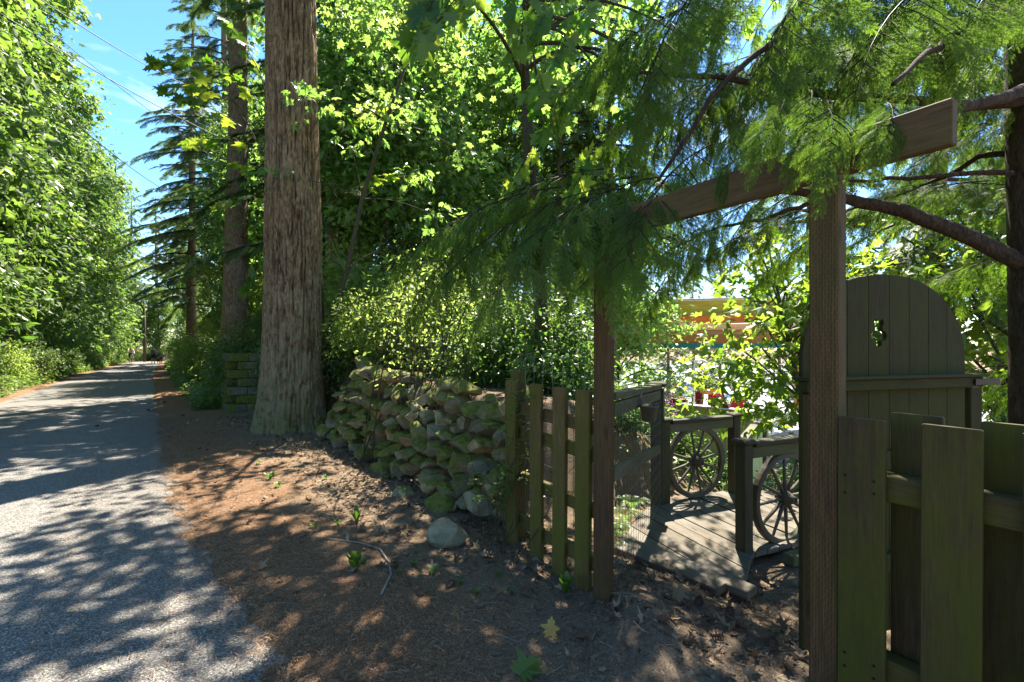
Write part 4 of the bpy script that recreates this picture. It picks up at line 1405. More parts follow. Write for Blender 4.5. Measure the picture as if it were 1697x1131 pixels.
# root flares
r_b += 0.028 * np.exp(-np.clip(zg, 0, 99) / 0.5) * np.cos(ag * 5 + 0.8) + 0.04 * np.exp(-np.clip(zg, 0, 99) / 0.6) * np.cos(ag * 2 - 0.6)
cyl = np.stack([np.cos(ag) * 3.2, np.sin(ag) * 3.2, zg * 0.75], -1).reshape(-1, 3)
w1 = fbm(cyl * 1.1 + 4, 31, 3) * 2.0
n_a = fbm(cyl * np.array([2.9, 2.9, 1.0]) + w1[:, None] * 0.9, 12, 3)
ridg = 1 - sst(0.0, 0.075, np.abs(n_a - 0.5))
n_b = fbm(cyl * np.array([6.0, 6.0, 2.6]) + w1[:, None] * 0.6, 21, 2)
ridg2 = 1 - sst(0.0, 0.10, np.abs(n_b - 0.5))
disp = (0.042 * ridg + 0.020 * ridg2 + 0.05 * (fbm(cyl * 0.7, 8, 2) - 0.5) + 0.02 * (fbm(cyl * 9, 18, 2) - 0.5)).reshape(zg.shape)
plate = np.clip(1 - 0.8 * ridg - 0.45 * ridg2, 0, 1)
rr = r_b - disp
V = np.stack([np.cos(ag) * rr, np.sin(ag) * rr, zg], -1).reshape(-1, 3)
V[:, 0] += 0.02 * np.sin(V[:, 2] * 0.5)
i, j = np.meshgrid(np.arange(NZ - 1), np.arange(NA), indexing='ij')
j2 = (j + 1) % NA
F = np.stack([i * NA + j, i * NA + j2, (i + 1) * NA + j2, (i + 1) * NA + j], -1).reshape(-1, 4)
fir = thing('fir_tree', 'massive fir with thick furrowed bark at the end of the stone wall', 'tree', (fx, fy, fz))
obj('trunk', mk_mesh('trunk', V, [F], M['bark_fir'], True, plate), fir)
up_ = MB().add(*tube([[0, 0, HB - 0.05], [0.1, 0, 18], [0.05, 0.1, 27], [0, 0, 34]], [0.44, 0.32, 0.16, 0.02], 14))
obj('upper_trunk', up_.mesh('upper_trunk', M['bark_far'], True), fir)

# ================================================================== conifer prototypes
def coarse_spray(seed, L=0.8, nl=7):
    g = np.random.default_rng(seed)
    V, F, T_ = [], [], []
    n = 0
    def needle(b, d, l, w):
        nonlocal n
        sd = nrm(np.cross(d, [0, 0, 1.0])) * w
        V.extend([b - sd, b + sd * 0.9, b + d * l])
        F.append([n, n + 1, n + 2])
        T_.extend([g.random()] * 3)
        n += 3
    def twig(b, d, l):
        m = max(3, int(l / 0.055))
        for k in range(m):
            p = b + d * l * k / m
            for s_ in (-1, 1):
                sd = nrm(np.cross(d, [0, 0, 1.0])) * s_
                needle(p, nrm(d * 0.8 + sd * 0.75 + np.array([0, 0, g.normal(0, 0.25) - 0.1])), 0.095 * g.uniform(0.8, 1.3), 0.024)
        needle(b + d * l * 0.95, d, 0.08, 0.02)
    ax = np.array([1.0, 0, 0])
    twig(np.zeros(3), ax, L)
    for k in range(nl):
        x = L * (0.1 + 0.8 * k / nl)
        for s_ in (-1, 1):
            d = nrm(np.array([0.72, 0.7 * s_, -0.10 + g.normal(0, 0.08)]))
            twig(np.array([x, 0, 0]), d, 0.5 * L * (1 - x / L * 0.75) * g.uniform(0.7, 1.2))
    V = np.array(V)
    V[:, 2] -= 0.35 * V[:, 0] ** 2 / L + 0.5 * V[:, 1] ** 2 / L
    return V, np.array(F), np.array(T_)
CSPR = [coarse_spray(k) for k in range(4)]

def conifer(seed, H, r0, z0, blen, nb_, dens=1.0, top=0.15, droop=0.35):
    """-> trunk mesh, crown mesh"""
    g = np.random.default_rng(seed)
    tr = trunk_mesh('trunk', seed, H, r0, M['bark_far'], n=12, flare=0.4)
    mb = MB()
    zs = np.sort(z0 + (H - z0) * g.random(nb_) ** 0.9)
    for k, z in enumerate(zs):
        f = (z - z0) / (H - z0)
        L = blen * (1 - f) ** 0.75 * g.uniform(0.6, 1.15) + 0.35
        a = k * 2.4 + g.normal(0, 0.3)
        d = np.array([math.cos(a), math.sin(a), 0])
        tip = d * L + np.array([0, 0, -droop * L + (0.5 * L if f > 0.85 else 0.0)])
        b0 = np.array([0, 0, z])
        pts = curve(b0, b0 + tip, [0, 0, 0.10 * L], 6)
        V, Fs = tube(pts, np.linspace(0.02 + 0.012 * L, 0.006, 6), 4, False)
        mb.add(V, Fs, tone=-1.0)
        ns = max(3, int(L * 5.5 * dens))
        for q_ in range(ns):
            u = 0.18 + 0.82 * (q_ + g.random()) / ns
            p = b0 + tip * u + np.array([0, 0, 0.10 * L * 4 * u * (1 - u)])
            side = -1 if q_ % 2 else 1
            sd = np.array([-d[1], d[0], 0]) * side
            fw = nrm(d * (0.55 + 0.6 * u) + sd * g.uniform(0.25, 1.0) * (1.1 - 0.7 * u) + np.array([0, 0, -0.35 + g.normal(0, 0.15)]))
            V0, F0, T0 = CSPR[g.integers(4)]
            Rm = frames(fw[None], np.array([[0, 0, 1.0]]) + g.normal(size=(1, 3)) * 0.15)[0]
            s_ = (0.55 + 0.35 * (1 - u) * min(1.5, L / 2)) * g.uniform(0.7, 1.2)
            mb.add(V0 @ Rm.T * s_ + p, [F0], tone=np.clip(T0 * 0.6 + 0.4 * g.random(), 0, 1))
    return tr, mb.mesh('crown', M['needle_far'])
CON = [conifer(201, 27, 0.36, 5.5, 3.6, 96, 0.9), conifer(202, 24, 0.30, 3.0, 4.4, 110, 0.9)]
CON_T = [conifer(203, 13, 0.17, 1.0, 2.3, 70, 0.8)]
# crown of the big fir: high above the lane
_, fir_top = conifer(204, 33, 0.3, 12.5, 4.2, 64, 0.6)
obj('crown', fir_top, fir)

def gpos(px, d, dz=0.0):
    x = (px - 848.5) / F_PX * d
    return (x, d, gz1(x, d) + dz)
def spos(s, q, dz=0.0):
    x, y = xy(s, q)
    return (x, y, gz1(x, y) + dz)

CON_B = conifer(205, 30, 0.40, 13.0, 3.4, 60, 0.9)
tree('conifer', 'tall straight conifer with bare lower trunk rising left of the massive fir', 'tree', gpos(384, 16.0), CON_B[0], CON_B[1], 0.4, 1.0)
tree('conifer', 'conifer with grey trunk close behind the massive fir', 'tree', gpos(553, 15.5), CON[1][0], CON[1][1], 1.7, 0.95)
for k, (s_, q_, v, sc, rz) in enumerate(((36, 4.6, 1, 1.4, 2.2), (47, 3.2, 1, 1.4, 0.3), (58, 4.2, 0, 1.2, 4.0), (108, -2.0, 1, 1.35, 5.0), (116, 2.0, 1, 1.4, 2.4), (122, -6.5, 1, 1.35, 1.0), (14.5, 9.5, 1, 0.7, 3.3)  )):
    tree('conifer', 'tall dark conifer in the wood behind the bank', 'tree', spos(s_, q_), CON[v][0], CON[v][1], rz, sc, 'conifers in the wood behind the bank')
for k, (px, d, sc, lab) in enumerate(((1108, 31, 0.75, 'blue-green fir standing behind the orange-beamed pavilion'), (1195, 36, 0.8, 'dark fir behind pavilion, beyond the hanging basket'), (962, 25, 1.05, 'pointed fir topping the bushes left of the pavilion'), (1290, 40, 0.9, 'far fir beyond pavilion behind the leaning maple'), (1060, 42, 0.95, 'broad far fir beyond pavilion above the pink bush'), (1150, 48, 1.0, 'far fir beyond pavilion between two darker firs'))):
    x_, y_ = (px - 848.5) / F_PX * d, d
    tree('fir_tree', lab, 'tree', (x_, y_, min(-2.3, gz1(x_, y_))), CON_T[0][0], CON_T[0][1], k * 1.3, sc)

# ================================================================== left row of broadleaf trees
ALD = []
for k in range(2):
    g = np.random.default_rng(500 + k)
    ells = [(0, 0, 10, 2.3, 2.3, 7.6)]
    for m in range(22):
        a = m * 2.4 + g.normal(0, 0.4); z = 1.4 + 16 * m / 22
        rr_ = 2.7 * (1 - 0.45 * abs(z - 8) / 9)
        rb = g.uniform(1.1, 1.8)
        ells.append((math.cos(a) * rr_, math.sin(a) * rr_, z, rb, rb, rb * 0.7))
    if k == 0:
        cm, cc = crown_mesh('crown', 510 + k, ells, 1150, 24, L_DIA, 0.22, 0.70, M['leaf_left'], flat=0.22, shell=0.6, tilt=0.45)
    else:
        cm, cc = crown_mesh('crown', 510 + k, ells, 950, 18, L_MAPLE5, 0.27, 0.72, M['leaf_left2'], flat=0.26, shell=0.55, tilt=0.55)
    tm = trunk_mesh('trunk', 520 + k, 16.5, 0.26, M['bark_maple'], cc[g.choice(len(cc), 22)], z_first=0.15)
    ALD.append((tm, cm))
g = np.random.default_rng(3)
for k, s_ in enumerate((7.5, 11.5, 15.5, 19.5, 24, 28.5, 33.5, 39, 45, 51, 57, 63)):
    v = k % 2
    q_ = -7.35 + g.uniform(-0.4, 0.3) + 2.0 * (s_ / 60) ** 2
    tree('alder_tree', 'leafy broadleaf tree in the row lining the left road edge', 'tree', spos(s_, q_), ALD[v][0], ALD[v][1], g.random() * 6.28, g.uniform(1.08, 1.28), 'broadleaf trees lining the left road edge')
for k, (s_, q_, sc) in enumerate(((19.5, 4.8, 0.62), (25, 4.8, 0.72), (31, 5.0, 0.78), (43, 6.2, 0.7), (22, 7.5, 0.85), (14.0, 6.8, 0.6))):
    tree('alder_tree', 'light green broadleaf tree rising from the right bank beyond the fir', 'tree', spos(s_, q_), ALD[(k + 1) % 2][0], ALD[(k + 1) % 2][1], k * 2.1, sc, 'broadleaf trees on the right bank')
for k, (s_, q_, sc) in enumerate(((66, -5.0, 0.75), (74, 5.2, 0.6), (76, -3.5, 0.7), (78, 1.5, 0.6), (82, -1.0, 0.7), (86, 5, 0.9), (88, -7, 0.95))):
    tree('alder_tree', 'broadleaf tree closing the view at the far end of the road', 'tree', spos(s_, q_), ALD[k % 2][0], ALD[k % 2][1], k * 1.1, sc, 'trees at the far end of the road')

# ================================================================== maples behind the stone wall
MAP = []
for k in range(2):
    g = np.random.default_rng(600 + k)
    ells = [(0, 0, 7.5, 2.4, 2.4, 4.6)]
    for m in range(10):
        a = g.random() * 6.28; z = 2.0 + 9.5 * m / 10
        ells.append((math.cos(a) * 2.0, math.sin(a) * 2.0, z, 1.6, 1.6, 1.1))
    cm, cc = crown_mesh('crown', 610 + k, ells, 500, 14, L_MAPLE5, 0.205, 0.6, M['leaf_maple'], flat=0.25, shell=0.3, tilt=0.65)
    tm = trunk_mesh('trunk', 620 + k, 11.5, 0.12, M['stem'], cc[g.choice(len(cc), 30)], z_first=0.12, r_limb=0.45, lean=(g.uniform(-.6, .6), g.uniform(-.6, .6)))
    MAP.append((tm, cm))
for k, (px, d, sc, v) in enumerate(((600, 14.0, 0.9, 0), (665, 15.5, 1.05, 1), (755, 16.5, 1.1, 0), (850, 17, 1.1, 1), (940, 19, 1.15, 0), (775, 23, 1.3, 1), (535, 18, 1.0, 1), (455, 25, 1.0, 0), (1020, 22, 1.0, 1), (630, 12.6, 0.8, 1))):
    tree('maple_tree', 'broad maple with large lobed leaves in the wood behind the stone wall', 'tree', gpos(px, d), MAP[v][0], MAP[v][1], k * 1.7, sc, 'maples behind the stone wall')
# leaning sapling stem right beside the fir
lx, ly, lz = gpos(533, 9.0)
sap = thing('maple_sapling', 'thin leaning maple sapling rising just right of the fir', 'tree', (lx, ly, lz))
st_ = np.array([[lx, ly, lz - 0.3], at(548, 540, 9.0), at(575, 450, 8.9), at(600, 330, 8.8), at(640, 200, 8.7), at(690, 60, 8.6)])
lb = MB().add(*tube(st_, [0.055, 0.05, 0.045, 0.038, 0.03, 0.02], 9))
lc = []
g = np.random.default_rng(640)
for k in range(16):
    b = st_[g.integers(2, 6)]
    e = b + np.array([g.normal(0, 0.9), g.normal(0, 0.6), g.uniform(-0.3, 0.8)])
    lb.add(*tube(curve(b, e, [0, 0, 0.12], 6), np.linspace(0.014, 0.005, 6), 5, False))
    lc.append(e - [lx, ly, lz])
obj('trunk', lb.mesh('trunk', M['stem'], True, (lx, ly, lz)), sap)
lcm, _ = crown_mesh('crown', 641, [(c[0], c[1], c[2], 0.35, 0.35, 0.25) for c in lc], 40, 16, L_MAPLE, 0.15, 0.4, M['leaf_maple'], flat=0.2, shell=0.1)
obj('crown', lcm, sap)

# vine maple right of the bridge, and one at the far right
ellv = [(0, 0, 2.6, 1.5, 1.5, 1.3), (-0.9, 0, 1.8, 1.1, 1.1, 0.8), (0.8, 0.3, 2.9, 1.2, 1.2, 0.9), (0.2, -0.8, 1.7, 1.0, 0.9, 0.7), (-0.3, 0.6, 3.6, 1.2, 1.2, 0.8)]
vm_c, vc = crown_mesh('crown', 700, ellv, 180, 14, L_MAPLE5, 0.145, 0.42, M['leaf_vine'], flat=0.2, shell=0.2, tilt=0.35)
vm_t = trunk_mesh('trunk', 701, 4.0, 0.055, M['bark_maple'], vc[::9], z_first=0.15, lean=(-0.7, 0.1), r_limb=0.5)
x_, y_, z_ = at(1350, 700, 6.6)
tree('vine_maple', 'leaning sunlit maple with mottled trunk beside the footbridge', 'tree', (x_, y_, -0.75), vm_t, vm_c, 0.0, 1.0)
tree('vine_maple', 'bright green maple behind the right end of the arched gate', 'tree', (6.2, 6.2, -0.9), vm_t, vm_c, 2.2, 1.15)

# near maple limbs with big hanging leaves over the lane
def maple_twig(seed, n=13, L=0.9, size=0.24):
    g = np.random.default_rng(seed)
    mb = MB()
    pts = curve([0, 0, 0], [L, 0, -0.12 * L], [0, 0.05, 0.06], 8)
    V, Fs = tube(pts, np.linspace(0.008, 0.003, 8), 5, False)
    mb.add(V, Fs, tone=-1.0)
    for k in range(n):
        u = 0.12 + 0.88 * (k + 0.5) / n
        b = np.array([np.interp(u, np.linspace(0, 1, 8), pts[:, c]) for c in range(3)])
        s_ = 1 if k % 2 else -1
        d = nrm(np.array([0.55 + 0.5 * u, s_ * g.uniform(0.4, 1.0) * (1.1 - 0.6 * u), g.uniform(-0.25, 0.3)]))
        e = b + d * g.uniform(0.07, 0.16)
        V, Fs = tube([b, (b + e) / 2 + [0, 0, 0.01], e], 0.0022, 4, False)
        mb.add(V, Fs, tone=-1.0)
        fw = nrm(d + np.array([0, 0, -0.55]) + g.normal(size=3) * 0.2)
        upv = nrm(np.array([0, 0, 1.0]) + g.normal(size=3) * 0.45)
        Rm = frames(fw[None], upv[None])[0]
        V0, F0 = L_MAPLE
        mb.add(V0 @ Rm.T * size * g.uniform(0.7, 1.2) + e, [F0], tone=g.random())
    return mb
M['leaf_maple_near'] = leaf_mat('leaf_maple_near', (0.035, 0.085, 0.012), (0.10, 0.17, 0.03), (0.12, 0.28, 0.015), (0.40, 0.48, 0.04), 0.55, wood=(0.07, 0.06, 0.035))
TW = [maple_twig(800 + k).mesh('branch', M['leaf_maple_near']) for k in range(4)]
def orient(o, p0, p1, roll_up=(0, 0, 1), sc=1.0):
    Rm = frames(np.asarray(p1 - p0, float)[None], np.asarray(roll_up, float)[None])[0]
    mt = Matrix([[*Rm[0], p0[0]], [*Rm[1], p0[1]], [*Rm[2], p0[2]], [0, 0, 0, 1]]) @ Matrix.Scale(sc, 4)
    return mt
# the tree that carries them stands behind the wall; long limbs reach over the gate
mx, my = 0.35, 6.4
mz = gz1(mx, my)
big = thing('bigleaf_maple', 'overhanging maple whose large backlit leaves hang over wall and gate', 'tree', (mx, my, mz))
bt = MB()
tp = np.array([[mx, my, mz - 0.4], [mx + 0.05, my, 1.8], [mx - 0.1, my - 0.1, 3.6], [mx - 0.2, my - 0.1, 5.4], [mx, my, 7.4]])
bt.add(*tube(tp, [0.11, 0.095, 0.08, 0.06, 0.03], 10))
twigs = [((760, -60, 4.2), (650, 60, 3.6), 0, 1.0), ((800, -40, 4.0), (700, 40, 3.7), 1, 0.95), ((700, -50, 4.1), (690, 120, 3.7), 2, 0.8), ((870, -50, 4.0), (850, 80, 3.9), 3, 0.7),
         ((930, -20, 4.4), (870, 60, 4.2), 0, 0.65), ((1060, 110, 5.0), (870, 150, 4.8), 1, 1.15), ((1000, 130, 5.2), (900, 200, 5.0), 2, 1.0), ((1080, 160, 5.2), (1010, 210, 5.0), 3, 0.8),
         ((1130, 60, 5.4), (1000, 120, 5.1), 0, 1.0), ((1180, 20, 5.6), (1100, 100, 5.2), 1, 1.0), ((960, 60, 5.5), (880, 130, 5.3), 2, 1.0), ((1000, -10, 5.5), (930, 60, 5.3), 3, 1.0),
         ((1150, 170, 5.6), (1230, 210, 5.3), 0, 0.9), ((1000, 220, 5.8), (960, 280, 5.7), 2, 0.9), ((900, 230, 6.0), (850, 290, 6.0), 1, 0.9)]
mfork = tp[3]
for (a_, b_, v, sc) in twigs:
    p0, p1 = at(*a_), at(*b_)
    o = obj('branch', TW[v], big)
    o.matrix_world = orient(o, p0, p1, (0.1, -0.3, 1), sc)
    o.matrix_local = Matrix.Translation((-mx, -my, -mz)) @ orient(o, p0, p1, (0.1, -0.3, 1), sc)
    bt.add(*tube(curve(mfork + [0, 0, random.uniform(-0.8, 1.0)], p0, [0, 0, 0.25], 8), np.linspace(0.03, 0.008, 8), 6, False))
bt.add(*tube(curve(mfork, [mx + 2.8, my + 0.9, 6.9], [0, 0, 0.4], 8), np.linspace(0.035, 0.01, 8), 6, False))  # limb out to the crown lump added to shade the bridge deck
obj('trunk', bt.mesh('trunk', M['stem'], True, (mx, my, mz)), big)
cmb, ccb = crown_mesh('crown', 640, [(0.6, 0.2, 7.6, 2.0, 1.8, 1.0), (-1.6, 0.6, 7.0, 1.8, 1.6, 0.9), (-0.6, 2.0, 8.0, 2.2, 1.6, 1.0), (1.0, -0.4, 6.2, 1.3, 1.3, 0.7), (2.6, 0.9, 5.9, 1.5, 1.3, 0.6), (0.5, 1.2, 5.4, 1.3, 1.2, 0.9)], 190, 18, L_MAPLE, 0.165, 0.55, M['leaf_maple'], flat=0.2, shell=0.2)  # some lumps added sunward to dapple the verge and shade the bridge deck
obj('crown', cmb, big)
# young maple whose shoots reach out past the fir towards the lane
sx, sy, sz = gpos(540, 9.6)
yng = thing('young_maple', 'young maple with dark lobed leaves reaching over lane past the fir', 'tree', (sx, sy, sz))
bt = MB()
fork = np.array([sx - 0.5, sy + 0.2, 4.6])
bt.add(*tube([[sx, sy, sz - 0.4], [sx - 0.1, sy, 2.6], fork, [sx - 0.3, sy, 7]], [0.06, 0.05, 0.035, 0.015], 8))
for k, (a_, b_, sc) in enumerate((((360, 130, 9.3), (270, 95, 9.2), 1.25), ((380, 160, 9.3), (300, 140, 9.2), 1.25), ((400, 210, 9.4), (330, 170, 9.2), 1.3), ((420, 240, 9.4), (350, 230, 9.3), 1.2), ((430, 170, 9.4), (370, 110, 9.3), 1.2),
                                 ((440, 280, 9.5), (380, 270, 9.4), 1.1), ((430, 120, 9.5), (400, 60, 9.4), 1.1), ((450, 330, 9.5), (410, 330, 9.4), 1.0), ((450, 420, 9.5), (430, 440, 9.4), 0.9), ((560, 330, 9.5), (610, 300, 9.3), 1.2), ((560, 420, 9.5), (590, 450, 9.3), 1.0), ((560, 230, 9.6), (600, 190, 9.4), 1.2))):
    p0, p1 = at(*a_), at(*b_)
    o = obj('branch', TW[k % 4], yng)
    o.matrix_local = Matrix.Translation((-sx, -sy, -sz)) @ orient(o, p0, p1, (0.1, -0.25, 1), sc)
    bt.add(*tube(curve(fork + [0, 0, random.uniform(-1.5, 0.5)], p0, [0, 0, 0.2], 7), np.linspace(0.022, 0.008, 7), 5, False))
obj('trunk', bt.mesh('trunk', M['stem'], True, (sx, sy, sz)), yng)

# ================================================================== hemlock over the gate
def fine_spray(seed, L=0.42, nl=9, nlen=0.020, step=0.0060):
    g = np.random.default_rng(seed)
    B, D, T_ = [], [], []
    VR, FR = [], []
    nr = 0
    def ribbon(a, b, w):
        nonlocal nr
        d = nrm(b - a); sd = nrm(np.cross(d, [0, 0, 1.0])) * w; z = np.array([0, 0, w])
        VR.extend([a - sd, a + sd, b + sd * 0.5, b - sd * 0.5, a - z, a + z, b + z * 0.5, b - z * 0.5])
        FR.extend([[nr, nr+1, nr+2], [nr, nr+2, nr+3], [nr+4, nr+5, nr+6], [nr+4, nr+6, nr+7]])
        nr += 8
    def twig(b, d, l, tip):
        m = max(4, int(l / step))
        u = np.arange(m) / m
        for s_ in (-1, 1):
            sd = nrm(np.cross(d, [0, 0, 1.0])) * s_
            dd = nrm(d * (0.45 + 0.5 * u[:, None] ** 3) + sd * 0.85 + np.stack([np.zeros(m), np.zeros(m), g.normal(0.05, 0.22, m)], -1))
            B.append(b + d * l * (u[:, None] + s_ * 0.2 / m)); D.append(dd * nlen * g.uniform(0.7, 1.15, m)[:, None])
            T_.append(np.clip(tip * 0.5 + 0.5 * u ** 2 * tip + g.random(m) * 0.35, 0, 1))
        ribbon(b, b + d * l, 0.0014)
    twig(np.zeros(3), np.array([1.0, 0, 0]), L, 0.6)
    for k in range(nl):
        x = L * (0.06 + 0.86 * k / nl)
        for s_ in (-1, 1):
            l = 0.44 * L * (1 - 0.80 * x / L) * g.uniform(0.75, 1.2)
            d = nrm(np.array([0.80, 0.62 * s_, -0.06 + g.normal(0, 0.08)]))
            twig(np.array([x + g.normal(0, 0.006), 0, 0]), d, l, g.uniform(0.3, 0.8))
            if l > 0.11:
                for s2 in (-1, 1):
                    d2 = nrm(d + 0.7 * s2 * np.cross(d, [0, 0, 1.0]))
                    twig(np.array([x, 0, 0]) + d * l * g.uniform(0.3, 0.5), d2, l * 0.4, g.uniform(0.3, 0.8))
    B, D, T_ = map(np.concatenate, (B, D, T_))
    wv = nrm(np.cross(D, np.array([0, 0, 1.0]) + g.normal(size=D.shape) * 0.4)) * 0.0021
    n = len(B)
    V = np.stack([B - wv, B + wv, B + D], 1).reshape(-1, 3)
    F = np.arange(3 * n).reshape(-1, 3)
    V = np.concatenate([V, np.array(VR)])
    F = np.concatenate([F, np.array(FR) + 3 * n])
    T_ = np.concatenate([np.repeat(T_, 3), np.full(len(VR), -1.0)])
    V[:, 2] -= 0.45 * V[:, 0] ** 2 / L + 0.6 * np.abs(V[:, 1]) ** 1.6 / L ** 0.6
    return V, F, T_
FSPR = [fine_spray(900 + k, 0.42, 8) for k in range(4)]

def bough_mesh(seed, L=2.0, nsec=17, dens=1.0):
    g = np.random.default_rng(seed)
    mb = MB()
    pts = curve([0, 0, 0], [L, 0, -0.16 * L], [0, 0.04 * g.normal(), 0.09 * L], 10)
    V, Fs = tube(pts, np.linspace(0.008, 0.002, 10) * min(1, L / 1.6), 6, False)
    mb.add(V, Fs, tone=-1.0)
    def spray(p, fw, s_):
        V0, F0, T0 = FSPR[g.integers(4)]
        Rm = frames(fw[None], np.array([[0, 0, 1.0]]) + g.normal(size=(1, 3)) * 0.2)[0]
        mb.add(V0 @ Rm.T * s_ + p, [F0], tone=np.where(T0 < -0.5, -1, np.clip(T0 * 0.75 + 0.25 * g.random(), 0, 1)))
    tt_ = np.linspace(0, 1, 10)
    for k in range(nsec):
        u = 0.10 + 0.86 * (k + g.random() * 0.6) / nsec
        b = np.array([np.interp(u, tt_, pts[:, c]) for c in range(3)])
        s_ = 1 if k % 2 else -1
        l = (0.72 * (1 - u) ** 0.8 + 0.12) * g.uniform(0.7, 1.15) * (L / 2.0)
        d = nrm(np.array([0.75, 0.75 * s_ * g.uniform(0.6, 1.1), -0.15]))
        e = b + d * l + np.array([0, 0, -0.40 * l * l - 0.08 * l])
        pp = curve(b, e, [0, 0, 0.06 * l], 6)
        V, Fs = tube(pp, np.linspace(0.006, 0.002, 6), 4, False)
        mb.add(V, Fs, tone=-1.0)
        ns = max(1, int(l / 0.22 * dens))
        for m in range(ns + 1):
            uu = (m + 0.4) / (ns + 0.6)
            p = b + (e - b) * uu + np.array([0, 0, 0.06 * l * 4 * uu * (1 - uu)])
            ss = 1 if (m + k) % 2 else -1
            fw = nrm(d + 0.55 * ss * (1 - uu) * np.cross(d, [0, 0, 1.0]) + np.array([0, 0, -0.25 - 0.35 * uu + g.normal(0, 0.1)]))
            spray(p, fw, g.uniform(0.65, 1.05) * (0.75 if L < 1.5 else 1.0))
    spray(pts[-1], nrm(np.array([1, 0, -0.5])), 1.0)
    return mb.mesh('branch', M['needle_near'])
BGH = [bough_mesh(950 + k) for k in range(5)]
SPG = [bough_mesh(970 + k, 0.9, 9) for k in range(3)]

hx, hy = 3.62, 3.35
hz = gz1(hx, hy)
hem = thing('hemlock_tree', 'dark hemlock whose drooping sprays hang over the gate crossbeam', 'tree', (hx, hy, hz))
ht = MB()
ht.add(*tube([[hx + 0.1, hy, hz - 0.4], [hx + 0.08, hy, 1.5], [hx + 0.02, hy, 3.5], [hx - 0.02, hy, 6], [hx, hy, 12]], [0.21, 0.18, 0.16, 0.14, 0.05], 16))
obj('trunk', ht.mesh('trunk', M['bark_dark'], True, (hx, hy, hz)), hem)
def limb(pts, r0, r1):
    pts = np.array([at(*p) if len(p) == 3 else p for p in pts])
    t0 = np.linspace(0, 1, len(pts)); t1 = np.linspace(0, 1, 14)
    P = np.stack([np.interp(t1, t0, pts[:, c]) for c in range(3)], -1)
    P[1:-1] = (P[:-2] + 2 * P[1:-1] + P[2:]) / 4
    P[2:-2] += rng.normal(0, 0.008, P[2:-2].shape)
    obj('limb', MB().add(*tube(P, np.linspace(r0, r1, 14), 9)).mesh('limb', M['bark_dark'], True, (hx, hy, hz)), hem)
limb([(1775, 480, 3.3), (1600, 385, 3.4), (1480, 345, 3.5), (1370, 322, 3.6), (1260, 312, 3.8)], 0.062, 0.028)
limb([(1790, 130, 3.3), (1690, 155, 3.0), (1560, 185, 2.75), (1440, 210, 2.6)], 0.045, 0.02)
limb([(1790, 150, 3.3), (1600, 180, 3.2), (1400, 160, 3.1), (1200, 130, 3.0), (1060, 120, 3.2)], 0.04, 0.012)
limb([(1780, 290, 3.3), (1600, 285, 3.4), (1450, 300, 3.5), (1330, 300, 3.6)], 0.022, 0.008)
limb([(1780, 270, 3.3), (1640, 250, 3.6), (1560, 300, 3.9), (1400, 350, 4.2)], 0.028, 0.01)
limb([(1780, 640, 3.3), (1700, 625, 3.5), (1590, 645, 3.9)], 0.03, 0.01)
limb([(1370, 322, 3.6), (1280, 360, 3.8), (1180, 380, 4.0), (1120, 410, 4.2)], 0.020, 0.006)
limb([(1600, -60, 3.2), (1400, 0, 3.0), (1220, 110, 2.8), (1090, 300, 2.8)], 0.03, 0.010)
limb([(1780, 20, 3.3), (1600, 30, 2.9), (1560, 70, 2.6), (1480, 140, 2.2)], 0.03, 0.010)

BOUGHS = [
    # over and left of the crossbeam
    ((1180, 240, 2.9), (1030, 375, 2.35)), ((1130, 290, 3.0), (880, 360, 2.8)), ((1010, 310, 3.0), (800, 390, 3.0)), ((930, 310, 3.3), (670, 390, 3.5)), ((860, 320, 3.6), (730, 430, 3.7)),
    ((1060, 330, 3.0), (900, 400, 2.7)), ((1000, 280, 3.6), (820, 330, 3.8)),
    # upper right canopy, beyond the crossbeam
    ((1780, 40, 3.3), (1440, 40, 3.0)), ((1700, -80, 3.4), (1250, 10, 3.2)), ((1450, -90, 3.4), (1010, 20, 3.4)), ((1560, 60, 3.4), (1200, 130, 3.2)),
    ((1400, 60, 3.4), (1050, 170, 3.4)), ((1300, -40, 3.8), (940, 80, 3.9)), ((1250, 130, 3.6), (1020, 270, 3.5)), ((1640, 100, 3.6), (1420, 190, 3.5)), ((1780, 180, 3.6), (1580, 170, 3.6)),
    ((1700, -60, 3.0), (1560, 60, 2.6)), ((1200, -60, 3.0), (1080, 90, 2.8)), ((1380, -60, 2.9), (1240, 110, 2.6)), ((1560, -40, 2.9), (1400, 110, 2.5)),
    ((1780, -40, 4.2), (1480, 60, 4.2)), ((1600, 0, 4.4), (1300, 100, 4.4)), ((1500, 120, 4.2), (1260, 210, 4.2)), ((1380, 150, 4.4), (1130, 250, 4.4)), ((1780, 90, 4.4), (1560, 130, 4.4)), ((1250, 20, 4.4), (1000, 120, 4.5)), ((1700, 200, 4.4), (1500, 260, 4.4)),
    ((1650, 20, 5.2), (1380, 120, 5.2)), ((1450, 30, 5.4), (1180, 130, 5.4)), ((1250, 90, 5.4), (1000, 200, 5.4)), ((1580, 190, 5.4), (1330, 260, 5.4)), ((1780, 240, 5.2), (1540, 300, 5.2)), ((1330, 220, 5.2), (1100, 320, 5.2)),
    # behind, below the crossbeam
    ((1420, 330, 3.6), (1180, 400, 4.0)), ((1300, 320, 3.9), (1060, 420, 4.3)), ((1230, 340, 4.2), (1080, 470, 4.6)),
    ((1780, 330, 3.6), (1560, 300, 3.9)), ((1640, 300, 4.0), (1450, 330, 4.4)), ((1790, 610, 3.4), (1610, 615, 3.9)), ((1720, 420, 4.0), (1580, 450, 4.6)), ((1120, 390, 4.6), (980, 450, 4.8)), ((1500, 340, 4.2), (1330, 400, 4.5)),
]
